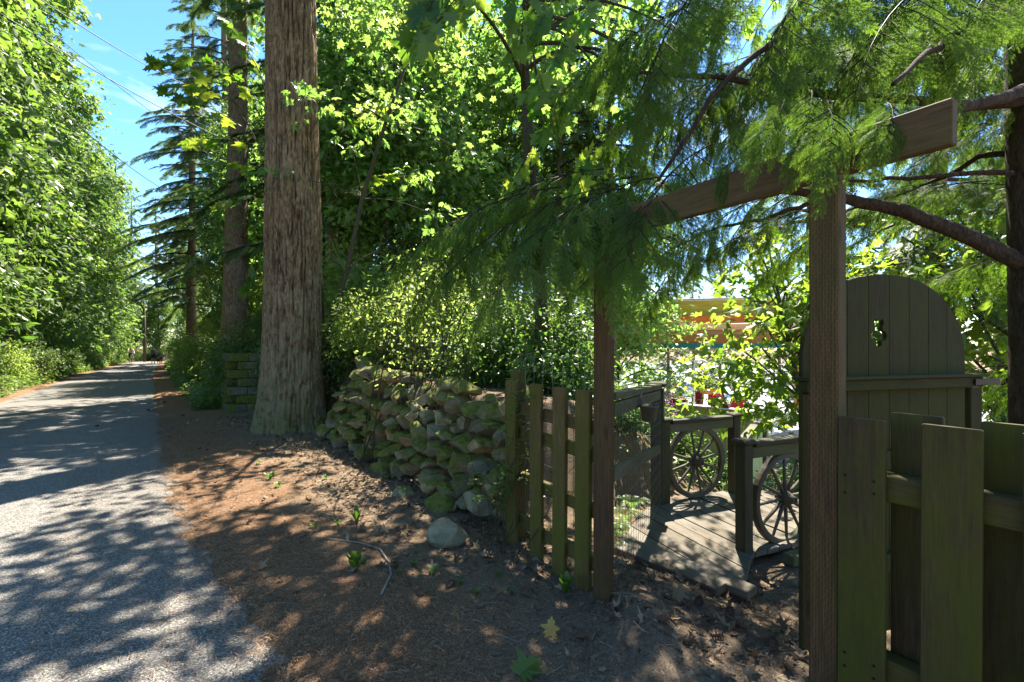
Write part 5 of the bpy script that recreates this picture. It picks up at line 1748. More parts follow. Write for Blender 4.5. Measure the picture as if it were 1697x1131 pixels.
SPRIGS = [((1300, 165, 1.95), (1265, 235, 1.78)), ((1345, 150, 1.9), (1330, 225, 1.66)), ((1372, 180, 1.8), (1385, 245, 1.52)), ((1470, 170, 1.75), (1480, 215, 1.55)),
          ((1235, 190, 2.3), (1195, 275, 2.1)), ((1075, 340, 2.65), (1050, 415, 2.35)), ((1050, 350, 2.65), (1005, 430, 2.4)),
          ((960, 350, 2.8), (930, 430, 2.6)), ((900, 360, 2.9), (860, 440, 2.8)), ((1000, 350, 2.8), (960, 440, 2.6)), ((1100, 100, 2.8), (1050, 200, 2.6))]
for k, (a_, b_) in enumerate(SPRIGS):
    p0, p1 = at(*a_), at(*b_)
    o = obj('branch', SPG[k % 3], hem)
    o.matrix_local = Matrix.Translation((-hx, -hy, -hz)) @ orient(o, p0, p1, (rng.normal(0, 0.3), -0.5 + rng.normal(0, 0.3), 1), min(0.55, max(0.34, np.linalg.norm(p1 - p0) / 1.0)))
for k, (a_, b_) in enumerate(BOUGHS):
    p0, p1 = at(*a_), at(*b_)
    L = np.linalg.norm(p1 - p0)
    sc = min(1.35, max(0.62, L / 1.9))
    o = obj('branch', BGH[k % 5], hem)
    o.matrix_local = Matrix.Translation((-hx, -hy, -hz)) @ orient(o, p0, p1, (rng.normal(0, 0.12), rng.normal(0, 0.12), 1), sc)

# tall slender hemlocks behind the gateway: bare below, crowns above the crossbeam
HEM_T = conifer(206, 15, 0.15, 5.4, 2.6, 78, 0.85)
for k, (x_, y_, rz, sc, lab) in enumerate(((3.7, 18.2, 0.3, 1.35, 'slender bare-stemmed hemlock at the left end of the patio wall'), (10.6, 17.2, 1.9, 1.3, 'slender bare-stemmed hemlock right of the pavilion behind the leaning maple'), (1.7, 17.0, 3.4, 1.3, 'slender bare-stemmed hemlock behind the wire fence'))):
    tree('hemlock_tree', lab, 'tree', (x_, y_, gz1(x_, y_)), HEM_T[0], HEM_T[1], rz, sc)
# more hemlocks beyond, filling the right edge
tree('hemlock_tree', 'shaggy hemlock standing behind the hinge end of the arched gate', 'tree', (6.6, 7.4, -1.2), CON_T[0][0], CON_T[0][1], 0.6, 1.0)
tree('hemlock_tree', 'shaggy hemlock beyond the bright maple to the right of the arched gate', 'tree', (9.8, 9.6, -1.8), CON_T[0][0], CON_T[0][1], 2.6, 1.15)

# ================================================================== bushes, ferns, ground cover
def bush(seed, r, h, n, size, mat, tmpl):
    g = np.random.default_rng(seed)
    ells = [(0, 0, h * 0.5, r * 0.75, r * 0.75, h * 0.5)] + [(r * 0.6 * math.cos(a), r * 0.6 * math.sin(a), h * g.uniform(0.3, 0.7), r * 0.5, r * 0.5, h * 0.32) for a in g.random(5) * 6.28]
    cm, cc = crown_mesh('foliage', seed, ells, n, 16, tmpl, size, 0.26, mat, flat=0.3, shell=0.4, tilt=0.5)
    mb = MB()
    for k in range(14):
        T_ = cc[g.integers(len(cc))]
        mb.add(*tube(curve([g.normal(0, 0.06), g.normal(0, 0.06), -0.15], T_, [0, 0, 0.1 * h], 6), np.linspace(0.014, 0.004, 6), 5, False))
    return mb.mesh('stems', M['stem'], True), cm
BSH = [bush(1000, 0.95, 1.7, 260, 0.085, M['leaf_bush'], L_DIA), bush(1001, 1.0, 1.4, 260, 0.095, M['leaf_under'], L_DIA), bush(1002, 1.1, 2.1, 230, 0.085, M['leaf_yellow'], L_DIA)]
BLOOK = ('deep green', 'fresh green', 'yellow-green')
def add_bush(loc, v, sc, label, group, rz):
    label = BLOOK[v] + ' ' + label
    b_ = thing('bush', label, 'bush', tuple(loc), rz, group)
    b_.scale = (sc, sc, sc)
    obj('stems', BSH[v][0], b_)
    obj('foliage', BSH[v][1], b_)
g = np.random.default_rng(44)
# right bank along the lane
for k in range(34):
    s_ = 9.4 + k * 1.5 + g.uniform(-0.5, 0.5)
    er = float(edge_r(s_))
    q_ = er + g.uniform(1.7, 2.5) + (1.8 if k % 2 else 0)
    v = int(g.choice([0, 1, 2], p=[0.3, 0.3, 0.4]))
    add_bush(spos(s_, q_, -0.05), v, g.uniform(0.75, 1.2) * (1.0 + 0.25 * (k % 2)), 'leafy bush on the bank along the right road edge', 'bushes along the right road edge', g.random() * 6.28)
for k in range(26):
    s_ = 8.5 + k * 2.1
    add_bush(spos(s_, float(edge_l(s_)) - g.uniform(0.9, 1.9), -0.05), int(g.choice([0, 1, 1, 2])), g.uniform(0.7, 1.15), 'low bush under the trees along the left road edge', 'bushes along the left road edge', g.random() * 6.28)
for k, (s_, q_, v) in enumerate(((72, -3.6, 1), (71, -1.5, 2), (72, 0.8, 1), (70, 2.6, 2), (75, -2.4, 0), (74, 0, 1), (68, 3.2, 1))):
    add_bush(spos(s_, q_, -0.1), v, 1.3, 'bush closing the far end of the road', 'bushes at the far end of the road', k * 1.1)
# behind the wall
for k, (px, d, v, sc) in enumerate(((560, 9.2, 0, 0.8), (640, 8.6, 2, 0.8), (725, 8.4, 2, 0.8), (815, 6.9, 1, 0.8), (590, 10.8, 2, 1.2), (690, 9.6, 2, 1.2), (780, 8.6, 2, 1.25), (860, 7.2, 0, 1.1), (920, 6.6, 1, 0.9), (850, 10, 2, 1.4), (890, 9.4, 2, 1.2), (640, 13, 2, 1.7), (760, 12.5, 2, 1.8), (900, 13, 2, 1.6), (470, 12.2, 1, 1.0), (425, 13.4, 0, 1.1), (395, 14.2, 1, 1.0))):
    add_bush(gpos(px, d, -0.05), v, sc, 'shrub in the dense thicket behind the stone wall', 'shrubs in the thicket behind the stone wall', k * 1.3)
# below the bridge
for k, (px, d, v, sc) in enumerate(((1030, 5.8, 1, 0.40), (1070, 6.4, 1, 0.45), (1120, 6.4, 1, 0.42), (1165, 6.8, 1, 0.42), (1050, 7.2, 2, 0.5), (1210, 7.4, 1, 0.40), (1260, 6.6, 1, 0.38), (1330, 5.6, 1, 0.5), (1000, 6.4, 1, 0.5), (1100, 8.0, 1, 0.5), (1400, 6.0, 1, 0.6))):
    x_, y_, z_ = gpos(px, d, -0.1)
    add_bush((x_, y_, z_), v, sc, 'weedy bush on the slope beside the footbridge', 'weedy bushes beside the footbridge', k * 1.9)
# pink bush beyond the fence corner
pm, pcn = crown_mesh('foliage', 1040, [(0, 0, 0.8, 0.9, 0.8, 0.7), (0.6, 0, 1.2, 0.5, 0.5, 0.5)], 110, 14, L_DIA, 0.10, 0.25, M['pink'])
x_, y_ = (1072 - 848.5) / F_PX * 16, 16.0
pk = thing('flowering_bush', 'pink flowering bush seen above the fence corner cap', 'bush', (x_, y_, -1.35))
obj('foliage', pm, pk)
obj('stems', BSH[0][0], pk)
for k, (px, d, sc, v) in enumerate(((1030, 13.5, 0.7, 1), (1095, 15.0, 0.55, 1))):
    x_, y_ = (px - 848.5) / F_PX * d, d
    add_bush((x_, y_, gz1(x_, y_)), v, sc, 'sunlit bush on the slope above the patio wall', 'bushes above the patio', k)

# arching many-stemmed shrub behind the wall
ax_, ay_ = (690 - 848.5) / F_PX * 6.1, 6.1
az_ = gz1(ax_, ay_)
shr = thing('arching_shrub', 'many-stemmed arching shrub with bare dark stems behind the wall top', 'shrub', (ax_, ay_, az_))
g = np.random.default_rng(61)
mb = MB(); tips = []
for k in range(30):
    b = np.array([ax_ + g.normal(0.1, 0.30), ay_ + g.normal(0, 0.15), az_ - 0.1])
    px = g.uniform(640, 850); py = g.uniform(400, 540)
    e = at(px, py, 6.1 + g.normal(0, 0.5))
    pts = curve(b, e, [-(e[0] - b[0]) * 0.10, 0, 0.20 * np.linalg.norm(e - b) * g.uniform(0.3, 1.1)], 9)
    mb.add(*tube(pts, np.linspace(0.011, 0.003, 9), 5, False))
    tips += [pts[-1], pts[-3], pts[6]]
    for m in range(4):
        u = g.integers(3, 8)
        e2 = pts[u] + np.array([g.normal(0, 0.25), g.normal(0, 0.2), g.uniform(-0.05, 0.3)])
        mb.add(*tube(curve(pts[u], e2, [0, 0, 0.03], 5), np.linspace(0.004, 0.0015, 5), 4, False))
        tips.append(e2)
obj('stems', mb.mesh('stems', M['stem'], True, (ax_, ay_, az_)), shr)
tips = np.array(tips)
n = 1400
ctr = tips[g.integers(len(tips), size=n)] + g.normal(0, 0.11, (n, 3))
V, F = stamp(L_SIMPLE, ctr, frames(g.normal(size=(n, 3)) + [0, 0, -0.3], np.array([0, 0, 1.0]) + g.normal(size=(n, 3)) * 0.5), 0.05 * (0.7 + 0.7 * g.random(n)))
obj('foliage', mk_mesh('foliage', V - [ax_, ay_, az_], [F], M['leaf_yellow'], False, np.repeat(g.random(n), 6)), shr)

# wild rose sprigs by the left pickets
wr = thing('wild_rose', 'thin wild rose with small leaflets climbing by the left pickets', 'plant', tuple(fpt(-1.0, 0.08)))
mb, mv = MB(), []
tn_ = []
for k in range(13):
    b = fpt(-1.05 + g.uniform(-0.25, 0.35), 0.10 + g.uniform(-0.03, 0.1), 0.0)
    b[2] = gz1(b[0], b[1])
    e = b + np.array([g.normal(0, 0.22), g.normal(-0.05, 0.12), g.uniform(0.5, 1.45)])
    pts = curve(b, e, [g.normal(0, 0.1), 0, 0.05], 9)
    mb.add(*tube(pts, np.linspace(0.004, 0.0015, 9), 4, False))
    for m in range(11):
        u = g.integers(3, 9)
        p = pts[u] + g.normal(0, 0.02, 3)
        d = nrm(np.array([g.normal(), g.normal(), g.normal(0, 0.3)]))
        for q_ in range(3):
            for s_ in (-1, 1):
                sd = np.cross(d, [0, 0, 1.0]) * s_
                mv.append((p + d * 0.022 * (q_ + 0.5), nrm(d * 0.5 + sd)))
                tn_.append(0.5 + 0.3 * g.random())
        mv.append((p + d * 0.07, d)); tn_.append(0.7)
obj('stems', mb.mesh('stems', M['stem'], True, ORG[wr]), wr)
P_ = np.array([a for a, _ in mv]); D_ = np.array([b for _, b in mv])
V, F = stamp(L_SIMPLE, P_, frames(D_, np.array([0, 0, 1.0]) + g.normal(size=D_.shape) * 0.3), 0.030 * (0.7 + 0.6 * g.random(len(P_))))
obj('leaves', mk_mesh('leaves', V - ORG[wr], [F], M['leaf_under'], False, np.repeat(np.array(tn_), 6)), wr)

# ferns
def fern(seed):
    g = np.random.default_rng(seed)
    mb = MB()
    for k in range(13):
        a = k * 0.483 + g.normal(0, 0.2); L = g.uniform(0.5, 0.85)
        d = np.array([math.cos(a), math.sin(a), 0])
        pts = curve([0, 0, 0], d * L * 0.85 + np.array([0, 0, 0.22]), [0, 0, 0.22], 20)
        sd = np.array([-d[1], d[0], 0])
        tn = g.random()
        for m in range(2, 20):
            l = 0.10 * math.sin(math.pi * (m / 20) ** 0.7) + 0.02
            for s_ in (-1, 1):
                b = pts[m]; t_ = nrm(pts[m] - pts[m - 1])
                mb.add([b - t_ * 0.011, b + t_ * 0.011, b + sd * s_ * l + t_ * 0.03 + [0, 0, -0.02]], [np.array([[0, 1, 2]])], tone=tn)
    return mb.mesh('sword_fern', M['leaf_under'])
FERN = [fern(70), fern(71)]
g = np.random.default_rng(72)
def add_fern(loc, sc, label, group):
    o = obj('sword_fern', FERN[int(g.integers(2))], None, tuple(loc), (0, 0, g.random() * 6.28))
    o.scale = (sc, sc, sc)
    tag(o, label, 'fern', group)
for k in range(46):
    s_ = g.uniform(5.0, 32) if k < 36 else g.uniform(5, 9)
    er = float(edge_r(s_))
    if s_ < 8.6:
        s_ = g.uniform(8.8, 12)
    add_fern(spos(s_, er + g.uniform(0.9, 2.1)), g.uniform(0.55, 1.0), 'green fern low on the bank along the right road edge', 'ferns along the right road edge')
for k, pd in enumerate(((1025, 4.2), (1035, 4.6), (1048, 4.9), (1003, 3.8), (1012, 4.3))):
    add_fern(gpos(*pd), g.uniform(0.28, 0.4), 'small fern in the litter beside the footbridge', 'ferns beside the footbridge')

# ground cover along both verges (nobody could count it)
def cover(name, label, n, smin, smax, qf, hmax, size, mat, seed, tmpl=L_QUAD):
    g = np.random.default_rng(seed)
    s_ = smin + (smax - smin) * g.random(n) ** 1.7
    q_ = qf(s_, g.random(n))
    x_, y_ = xy(s_, q_)
    pat = fbm(np.stack([x_, y_, x_ * 0], -1) * 0.8, 5, 2)
    hh = hmax * np.clip((pat - 0.32) * 3, 0.05, 1) * g.random(n)
    z_ = gz(x_, y_) + hh
    a = g.random(n) * 6.28
    fw = np.stack([np.cos(a), np.sin(a), g.normal(0.1, 0.3, n)], -1)
    sc = size * (0.6 + 0.8 * g.random(n)) * np.clip(0.75 + s_ / 30, 0.7, 1.9)
    V, F = stamp(tmpl, np.stack([x_, y_, z_], -1), frames(fw, np.array([0, 0, 1.0]) + g.normal(size=(n, 3)) * 0.4), sc)
    o = obj(name, mk_mesh(name, V, [F], mat, False, np.repeat(np.clip(0.3 + (pat - 0.5) * 1.5 + 0.5 * g.random(n), 0, 1), len(tmpl[0]))))
    tag(o, label, 'ground cover', None, 'stuff')
cover('ground_cover', 'low leafy weeds carpeting the left road verge', 26000, 5, 70, lambda s, r: edge_l(s) - 0.25 - 2.6 * r ** 1.3, 0.55, 0.075, M['leaf_under'], 81)
cover('ground_cover', 'low leafy weeds carpeting the foot of the right bank', 16000, 8.3, 60, lambda s, r: edge_r(s) + 0.6 + 1.9 * r, 0.45, 0.07, M['leaf_under'], 82)

# slope weeds below the bridge
g = np.random.default_rng(85)
n = 16000
x_ = g.uniform(1.0, 9.0, n); y_ = g.uniform(5.0, 15.0, n)
keep = (y_ > 4.9 + 0.42 * (x_ - 1.3) + 0.35)
x_, y_ = x_[keep], y_[keep]; n = len(x_)
z_ = gz(x_, y_) + 0.45 * g.random(n)
a = g.random(n) * 6.28
V, F = stamp(L_DIA, np.stack([x_, y_, z_], -1), frames(np.stack([np.cos(a), np.sin(a), g.normal(0, .3, n)], -1), np.array([0, 0, 1.0]) + g.normal(size=(n, 3)) * 0.4), 0.09 * (0.6 + 0.8 * g.random(n)))
tag(obj('ground_cover', mk_mesh('ground_cover', V, [F], M['leaf_under'], False, np.repeat(0.4 + 0.6 * g.random(n), 5))), 'sunlit weeds covering the slope below the footbridge', 'ground cover', None, 'stuff')

# ================================================================== forest-floor litter
g = np.random.default_rng(90)
n = 80000
s_ = g.uniform(-4.6, 7.5, n)
q_ = edge_r(s_) + np.where(g.random(n) < 0.72, -0.12 + 2.1 * g.random(n) ** 1.2, -0.95 * g.random(n) ** 1.8)
x_, y_ = xy(s_, q_)
z_ = np.maximum(gz(x_, y_), road_z(s_) + 0.008) + 0.003
a = g.random(n) * 6.28
fw = np.stack([np.cos(a), np.sin(a), g.normal(0, 0.12, n)], -1)
T_ = (np.array([[0, -0.5, 0], [0, 0.5, 0], [1, 0, 0.0]]) * [1, 0.10, 1], np.array([[0, 1, 2]]))
V, F = stamp(T_, np.stack([x_, y_, z_], -1), frames(fw, np.array([0, 0, 1.0]) + g.normal(size=(n, 3)) * 0.2), g.uniform(0.018, 0.05, n))
tag(obj('needle_litter', mk_mesh('needle_litter', V, [F], M['needle_litter'], False, np.repeat(g.random(n), 3))), 'reddish fallen needles strewn along the road verge', 'litter', None, 'stuff')
n = 9500
s_ = g.uniform(-4.6, 6.5, n)
q_ = np.where(g.random(n) < 0.75, 0.9 + 1.5 * g.random(n) ** 0.6, edge_r(s_) + 2.6 * g.random(n))
q_ = np.where(s_ < -2.6, q_ + 0.8 * g.random(n), q_)
s_[:1100] = g.uniform(-4.5, -2.3, 1100); q_[:1100] = g.uniform(1.7, 3.4, 1100)
x_, y_ = xy(s_, q_)
z_ = gz(x_, y_) + 0.008
a = g.random(n) * 6.28
fw = np.stack([np.cos(a), np.sin(a), g.normal(0, 0.25, n)], -1)
tm = L_MAPLE5[0].copy(); tm[:, 2] = tm[:, 2] * 1.0 + 0.5 * tm[:, 1] ** 2 - 0.1
V, F = stamp((tm, L_MAPLE5[1]), np.stack([x_, y_, z_], -1), frames(fw, np.array([0, 0, 1.0]) + g.normal(size=(n, 3)) * 0.45), 0.018 + 0.06 * g.random(n) ** 2.2, np.stack([np.ones(n), g.uniform(0.4, 1.0, n), g.uniform(-1.5, 3.0, n)], -1))
tag(obj('leaf_litter', mk_mesh('leaf_litter', V, [F], M['dead_leaf'], False, np.repeat(g.random(n) ** 1.5, len(tm)))), 'brown curled dead leaves littering the soil before wall and gate', 'litter', None, 'stuff')
n = 420
s_ = g.uniform(-4.5, 6, n); q_ = edge_r(s_) + 0.1 + 2.6 * g.random(n)
x_, y_ = xy(s_, q_)
mb = MB()
for k in range(n):
    a = g.random() * 6.28; l = g.uniform(0.03, 0.16)
    b = np.array([x_[k], y_[k], gz1(x_[k], y_[k]) + 0.006])
    e = b + np.array([math.cos(a) * l, math.sin(a) * l, g.normal(0, 0.006)])
    mb.add(*tube(curve(b, e, [g.normal(0, .006), g.normal(0, .006), 0.004], 4), 0.0016, 3, False))
tag(obj('twig_litter', mb.mesh('twig_litter', M['twig'])), 'short broken twigs lying in the needle litter', 'litter', None, 'stuff')

# curved fallen branch
def on_ground(px, py):
    d = EYE * F_PX / (py - HORIZON)
    for _ in range(8):
        x = (px - 848.5) / F_PX * d
        d = (EYE - gz1(x, d)) * F_PX / (py - HORIZON)
    x = (px - 848.5) / F_PX * d
    return np.array([x, d, gz1(x, d)])
pts = [on_ground(*p) + [0, 0, 0.012] for p in ((522, 892), (560, 897), (600, 903), (630, 913), (645, 935), (648, 955), (640, 972), (632, 988))]
fb = pts[0]
o = obj('fallen_branch', MB().add(*tube(pts, np.linspace(0.003, 0.008, 8), 7)).mesh('fallen_branch', M['twig'], True, fb), None, tuple(fb))
tag(o, 'curved bare grey branch lying on the leaf litter', 'branch')

# yellow leaf standing up and green fallen leaf
def fallen(px, py, size, mat, label, up, fw, name='fallen_leaf', dz=0.02):
    p = on_ground(px, py)
    V0, F0 = L_MAPLE
    V0 = V0.copy(); V0[:, 2] += 0.9 * V0[:, 1] ** 2
    Rm = frames(np.array([fw], float), np.array([up], float))[0]
    o = obj(name, mk_mesh(name, V0 @ Rm.T * size, [F0], mat, False, np.full(len(V0), 0.6)), None, (p[0], p[1], p[2] + dz))
    tag(o, label, 'leaf')
fallen(912, 1062, 0.095, M['yellow_leaf'], 'curled yellow maple leaf standing on bare soil', (-0.4, -1, 0.3), (0.1, 0.3, 1))
fallen(975, 975, 0.10, M['yellow_leaf'], 'dry tan leaf leaning at the foot of the left pickets', (0.3, -1, 0.5), (0.8, 0.1, -0.2), dz=0.05)
fallen(858, 1128, 0.16, M['leaf_under'], 'green maple leaf freshly fallen on the reddish needles', (0, -0.4, 1), (0.6, 0.6, 0.1))
fallen(1120, 1000, 0.10, M['dead_leaf'], 'crumpled brown leaf on the soil in front of the entry step', (0.2, -0.8, 0.7), (0.5, 0.4, 0.6))

# cones
def cone_mesh():
    mb = MB()
    for k in range(34):
        f = k / 34; a = k * 2.4
        r = 0.017 * math.sin(math.pi * (0.12 + 0.8 * f)) + 0.004
        c = np.array([f * 0.062, r * math.cos(a) * 0.7, r * math.sin(a) * 0.7])
        d = nrm(np.array([0.5, math.cos(a), math.sin(a)])); sd = nrm(np.cross(d, [1, 0, 0])) * 0.007
        mb.add([c - sd, c + sd, c + d * 0.011 + sd * 0.5, c + d * 0.011 - sd * 0.5], [np.array([[0, 1, 2, 3]])])
    V, Fs = lathe([(0.0, 0), (0.010, 0.01), (0.013, 0.03), (0.007, 0.055), (0, 0.062)], 8)
    mb.add(V[:, [2, 0, 1]], Fs)
    return mb.mesh('fir_cone', M['cone'])
CONE = cone_mesh()
for k, (px, py) in enumerate(((950, 1058), (1145, 1010), (1160, 1000), (1090, 1030), (1185, 1035), (1210, 1020), (1250, 1000), (1240, 1050), (1280, 1070), (1175, 1060), (700, 990), (752, 968), (1130, 1065), (930, 720), (275, 668), (243, 683), (330, 745), (165, 712), (300, 690))):
    if px == 930:
        continue
    p = on_ground(px, py)
    road_zz = float(road_z(sq(p[0], p[1])[0])) + 0.012
    o = obj('fir_cone', CONE, None, (p[0], p[1], max(p[2], road_zz) + 0.012), (0, 0, k * 2.1))
    o.scale = (1.1, 1.1, 1.1)
    tag(o, 'small brown fir cone lying on the ground', 'cone', 'fir cones on the ground')

# sprouts on the verge
def sprout(seed, n, L, upr):
    g = np.random.default_rng(seed)
    mb = MB()
    for k in range(n):
        a = g.random() * 6.28
        d = np.array([math.cos(a), math.sin(a), 0])
        pts = curve([0, 0, 0], d * L * g.uniform(0.3, 0.7) * (1.5 - upr) + np.array([0, 0, L * upr * g.uniform(0.6, 1.1)]), [0, 0, 0.15 * L], 6)
        sd = np.array([-d[1], d[0], 0])
        w = np.array([0.10, 0.20, 0.26, 0.24, 0.15, 0.01]) * L * 0.55
        V = np.concatenate([pts - sd * w[:, None], pts + [0, 0, -0.004], pts + sd * w[:, None]])
        Fq = []
        for m in range(5):
            Fq += [[m, m+1, 7+m, 6+m], [6+m, 7+m, 13+m, 12+m]]
        mb.add(V, [np.array(Fq)], tone=g.random())
    return mb.mesh('sprout', M['grass'])
SPR = [sprout(1, 7, 0.17, 0.9), sprout(2, 9, 0.12, 0.6), sprout(3, 5, 0.10, 0.5)]
for k, (px, py, v, sc, lab) in enumerate(((591, 866, 0, 0.9, 'broad-leaved green sprout on needles below the wall'), (588, 946, 0, 1.0, 'tufted green sprout inside the curve of the fallen branch'), (892, 915, 1, 1.3, 'leafy seedling against the left pickets'),
                                          (937, 985, 0, 0.9, 'single upright dock leaf beside the gate post foot'), (447, 795, 1, 1.2, None), (460, 808, 2, 1.1, None), (540, 795, 2, 1.0, None), (560, 870, 2, 0.9, None), (685, 938, 2, 0.8, None), (716, 952, 2, 0.9, None),
                                          (764, 968, 2, 0.6, None), (828, 955, 2, 0.8, None), (848, 985, 2, 0.8, None), (790, 985, 2, 0.7, None), (600, 935, 2, 0.8, None), (520, 875, 2, 0.8, None), (430, 770, 2, 1.0, None), (660, 950, 2, 0.6, None), (735, 815, 1, 0.7, None), (640, 795, 2, 0.9, None))):
    p = on_ground(px, py)
    o = obj('sprout', SPR[v], None, (p[0], p[1], p[2] - 0.004), (0, 0, k * 1.3))
    o.scale = (sc, sc, sc)
    if lab:
        tag(o, lab, 'sprout')
    else:
        tag(o, 'tiny green weed seedling on the bare verge', 'sprout', 'weed seedlings on the verge')

# ================================================================== utility poles and wires
def pole(loc, H, label, arms=True):
    p = thing('utility_pole', label, 'utility pole', loc)
    V, Fc = tube([[0, 0, -0.5], [0, 0, H * 0.5], [0, 0, H]], [0.15, 0.13, 0.10], 12)
    obj('shaft', MB().add(V, Fc, np.stack([V[:, 0], V[:, 1], V[:, 2]], -1)).mesh('shaft', M['wood_pole'], True), p)
    if arms:
        V, Fc, G = beam([-0.9, -0.14, H - 0.6], [0.9, -0.14, H - 0.6], 0.11, 0.09, (0, 0, 1))
        obj('crossarm', MB().add(V, Fc, G).mesh('crossarm', M['wood_pole']), p)
        for x in (-0.8, 0.0, 0.8):
            V, Fc = lathe([(0, 0), (0.04, 0), (0.05, 0.06), (0.03, 0.1), (0.05, 0.12), (0.0, 0.18)], 10, (x, -0.14, H - 0.545))
            obj('insulator', MB().add(V, Fc).mesh('insulator', M['grey_roof'], True), p)
    return p
pl_px = (170, 58.0)
pole(gpos(*pl_px), 12.2, 'weathered utility pole among bushes on the left road edge')
pole(spos(66, 0.9 + float(edge_r(66)) * 0 - 1.0), 7.0, 'distant utility pole at the far end of the road')
WIRES = [((-40, -75, 11), (330, 150, 24)), ((-20, 10, 12), (430, 255, 27)), ((-20, 75, 12), (300, 330, 30)), ((-10, 180, 12), (260, 330, 34)), ((20, 0, 13), (460, 330, 30))]
for k, (a_, b_) in enumerate(WIRES):
    p0, p1 = at(*a_), at(*b_)
    L = np.linalg.norm(p1 - p0)
    pts = curve(p0, p1, [0, 0, -0.02 * L], 24)
    o = obj('overhead_wire', MB().add(*tube(pts, 0.016 if k < 3 else 0.010, 5)).mesh('overhead_wire', M['cable'], True, p0), None, tuple(p0))
    tag(o, 'dark overhead wire crossing the sky above the road', 'wire', 'overhead wires')

# ================================================================== people, bicycle and dog far down the lane
def skinned(name, verts, edges, radii, mat, parent, root=0, sub=1):
    me = bpy.data.meshes.new(name + '_tmp')
    me.from_pydata(verts, edges, [])
    o = bpy.data.objects.new(name + '_tmp', me)
    C.objects.link(o)
    m = o.modifiers.new('skin', 'SKIN')
    m.use_smooth_shade = True
    for k, v in enumerate(me.skin_vertices[0].data):
        r = radii[k]
        v.radius = (r, r) if isinstance(r, (int, float)) else r
        v.use_root = (k == root)
    s = o.modifiers.new('sub', 'SUBSURF'); s.levels = sub; s.render_levels = sub
    dg = bpy.context.evaluated_depsgraph_get()
    me2 = bpy.data.meshes.new_from_object(o.evaluated_get(dg))
    me2.name = name
    bpy.data.objects.remove(o)
    me2.materials.clear()
    me2.materials.append(mat)
    return obj(name, me2, parent)
def person(loc, rz, label, shirt, bottoms, pose):
    p = thing('person', label, 'person', loc, rz)
    if pose == 'walk':
        v = [(0, 0, .95), (0, 0, 1.15), (0, 0, 1.38), (0, -.01, 1.50), (0, -.03, 1.64), (0, -.02, 1.74),
             (.19, 0, 1.40), (.25, .02, 1.12), (.24, -.10, .90), (.24, -.14, .82), (-.19, 0, 1.40), (-.25, .03, 1.12), (-.26, -.02, .88), (-.26, -.04, .80),
             (.10, 0, .90), (.11, -.06, .50), (.11, -.02, .09), (.11, -.16, .04), (-.10, 0, .90), (-.11, .06, .50), (-.11, .16, .12), (-.11, .06, .05)]
    else:  # riding, feet on pedals, hands on bars
        v = [(0, .22, 1.0), (0, .12, 1.2), (0, -.02, 1.42), (0, -.08, 1.52), (0, -.14, 1.64), (0, -.13, 1.73),
             (.18, -.02, 1.42), (.27, -.20, 1.20), (.26, -.42, 1.06), (.25, -.48, 1.04), (-.18, -.02, 1.42), (-.27, -.20, 1.20), (-.26, -.42, 1.06), (-.25, -.48, 1.04),
             (.09, .18, .98), (.12, -.16, .72), (.12, -.02, .32), (.12, -.14, .27), (-.09, .18, .98), (-.12, -.10, .60), (-.12, .04, .18), (-.12, -.08, .13)]
    e = [(0, 1), (1, 2), (2, 3), (3, 4), (4, 5), (2, 6), (6, 7), (7, 8), (8, 9), (2, 10), (10, 11), (11, 12), (12, 13), (0, 14), (14, 15), (15, 16), (16, 17), (0, 18), (18, 19), (19, 20), (20, 21)]
    r = [.14, .125, .14, .06, .095, .08, .065, .045, .032, .035, .065, .045, .032, .035, .09, .062, .04, .04, .09, .062, .04, .04]
    skinned('body', v, e, r, M['skin'], p)
    skinned('shirt', [v[0], v[1], v[2], v[6], tuple((np.array(v[6]) + v[7]) / 2), v[10], tuple((np.array(v[10]) + v[11]) / 2)], [(0, 1), (1, 2), (2, 3), (3, 4), (2, 5), (5, 6)], [.165, .155, .165, .085, .07, .085, .07], shirt, p)
    skinned('shorts', [v[0], v[14], v[15], v[18], v[19]], [(0, 1), (1, 2), (0, 3), (3, 4)], [.168, .115, .085, .115, .085], bottoms, p)
    skinned('hair', [tuple(np.array(v[4]) + (0, .02, .06)), tuple(np.array(v[5]) + (0, .03, .02))], [(0, 1)], [.098, .075], M['hair'], p)
    for k in ((16, 17), (20, 21)):
        skinned('shoe', [v[k[0]], v[k[1]]], [(0, 1)], [.055, .05], M['black_cloth'], p)
    return p
def at_road(px, d):
    x = (px - 848.5) / F_PX * d
    s_, q_ = sq(x, d)
    return (x, d, float(road_z(s_)) + 0.005)
face = math.atan2(-39, -46) + math.pi / 2 + math.pi     # towards the camera
cx, cy_, cz_ = at_road(217, 50.0)
fa = math.atan2(0 - cy_, 0 - cx) + math.pi / 2
person((cx, cy_, cz_), fa, 'person in a pale pink shirt riding a bicycle down the road', M['shirt_pink'], M['black_cloth'], 'ride')
bike = thing('bicycle', 'pale bicycle ridden towards the gate far down the road', 'bicycle', (cx, cy_, cz_), fa)
for y in (-0.55, 0.52):
    a = np.linspace(0, 2 * np.pi, 25)
    w_ = obj('wheel', MB().add(*tube(np.stack([np.zeros(25), y + 0.33 * np.cos(a), 0.345 + 0.33 * np.sin(a)], -1), 0.02, 6, False)).mesh('wheel', M['tyre'], True), bike)
    sm = MB()
    for k in range(8):
        b_ = k * math.pi / 4
        sm.add(*tube([[0, y, 0.345], [0, y + 0.32 * math.cos(b_), 0.345 + 0.32 * math.sin(b_)]], 0.004, 3, False))
    obj('spokes', sm.mesh('spokes', M['bike']), w_)
fm = MB()
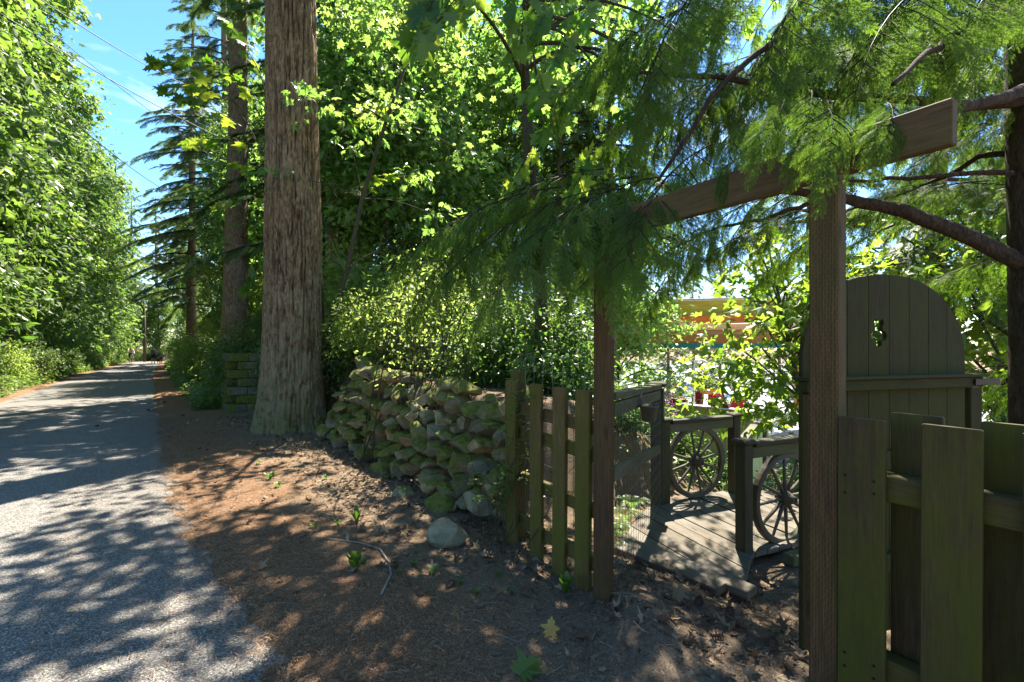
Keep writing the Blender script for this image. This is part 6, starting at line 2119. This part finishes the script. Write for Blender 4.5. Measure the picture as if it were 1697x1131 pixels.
for a_, b_ in (((0, .52, .345), (0, .10, .30)), ((0, .10, .30), (0, .24, .90)), ((0, .52, .345), (0, .22, .82)), ((0, .10, .30), (0, -.36, .82)), ((0, .22, .82), (0, -.36, .86)), ((0, -.36, .92), (0, -.55, .345)), ((0, -.36, .90), (0, -.40, 1.02))):
    fm.add(*tube([a_, b_], 0.018, 7))
obj('frame', fm.mesh('frame', M['bike']), bike)
obj('handlebar', MB().add(*tube([[-.27, -.46, 1.03], [-.15, -.42, 1.03], [.15, -.42, 1.03], [.27, -.46, 1.03]], 0.014, 7)).mesh('handlebar', M['iron']), bike)
V, Fc, G = beam([0, .12, .90], [0, .34, .91], .13, .05, (1, 0, 0), .015)
obj('saddle', MB().add(V, Fc, G).mesh('saddle', M['black_cloth']), bike)
obj('pedals', MB().add(*tube([[.13, -.06, .26], [.06, 0, .30], [-.06, .10, .30], [-.13, .02, .14]], 0.012, 5)).mesh('pedals', M['iron']), bike)
wx, wy, wz = at_road(254, 50.0)
fa2 = math.atan2(-wy, -wx) + math.pi / 2
person((wx, wy, wz), fa2, 'person in a dark top and shorts walking a dog', M['grey_cloth'], M['black_cloth'], 'walk')
dx, dy, dz = at_road(265, 49.6)
dog = thing('dog', 'brown dog walking beside the person on the road', 'dog', (dx, dy, dz), fa2 + 0.3)
dv_ = [(0, .30, .52), (0, 0, .50), (0, -.26, .54), (0, -.42, .68), (0, -.52, .74), (0, -.66, .70), (.08, -.24, .40), (.08, -.22, .22), (.08, -.24, .03), (-.08, -.26, .40), (-.08, -.30, .22), (-.08, -.32, .03),
       (.09, .26, .40), (.09, .20, .28), (.09, .34, .17), (.09, .31, .03), (-.09, .26, .40), (-.09, .24, .28), (-.09, .38, .17), (-.09, .36, .03), (0, .42, .56), (0, .58, .68)]
de_ = [(0, 1), (1, 2), (2, 3), (3, 4), (4, 5), (2, 6), (6, 7), (7, 8), (2, 9), (9, 10), (10, 11), (0, 12), (12, 13), (13, 14), (14, 15), (0, 16), (16, 17), (17, 18), (18, 19), (0, 20), (20, 21)]
skinned('body', dv_, de_, [.11, .12, .15, .085, .085, .045, .06, .04, .03, .06, .04, .03, .075, .055, .03, .03, .075, .055, .03, .03, .03, .018], M['dog_fur'], dog)
for sx in (-1, 1):
    skinned('ear', [(sx * .06, -.48, .80), (sx * .10, -.48, .72)], [(0, 1)], [.03, .02], M['hair'], dog)
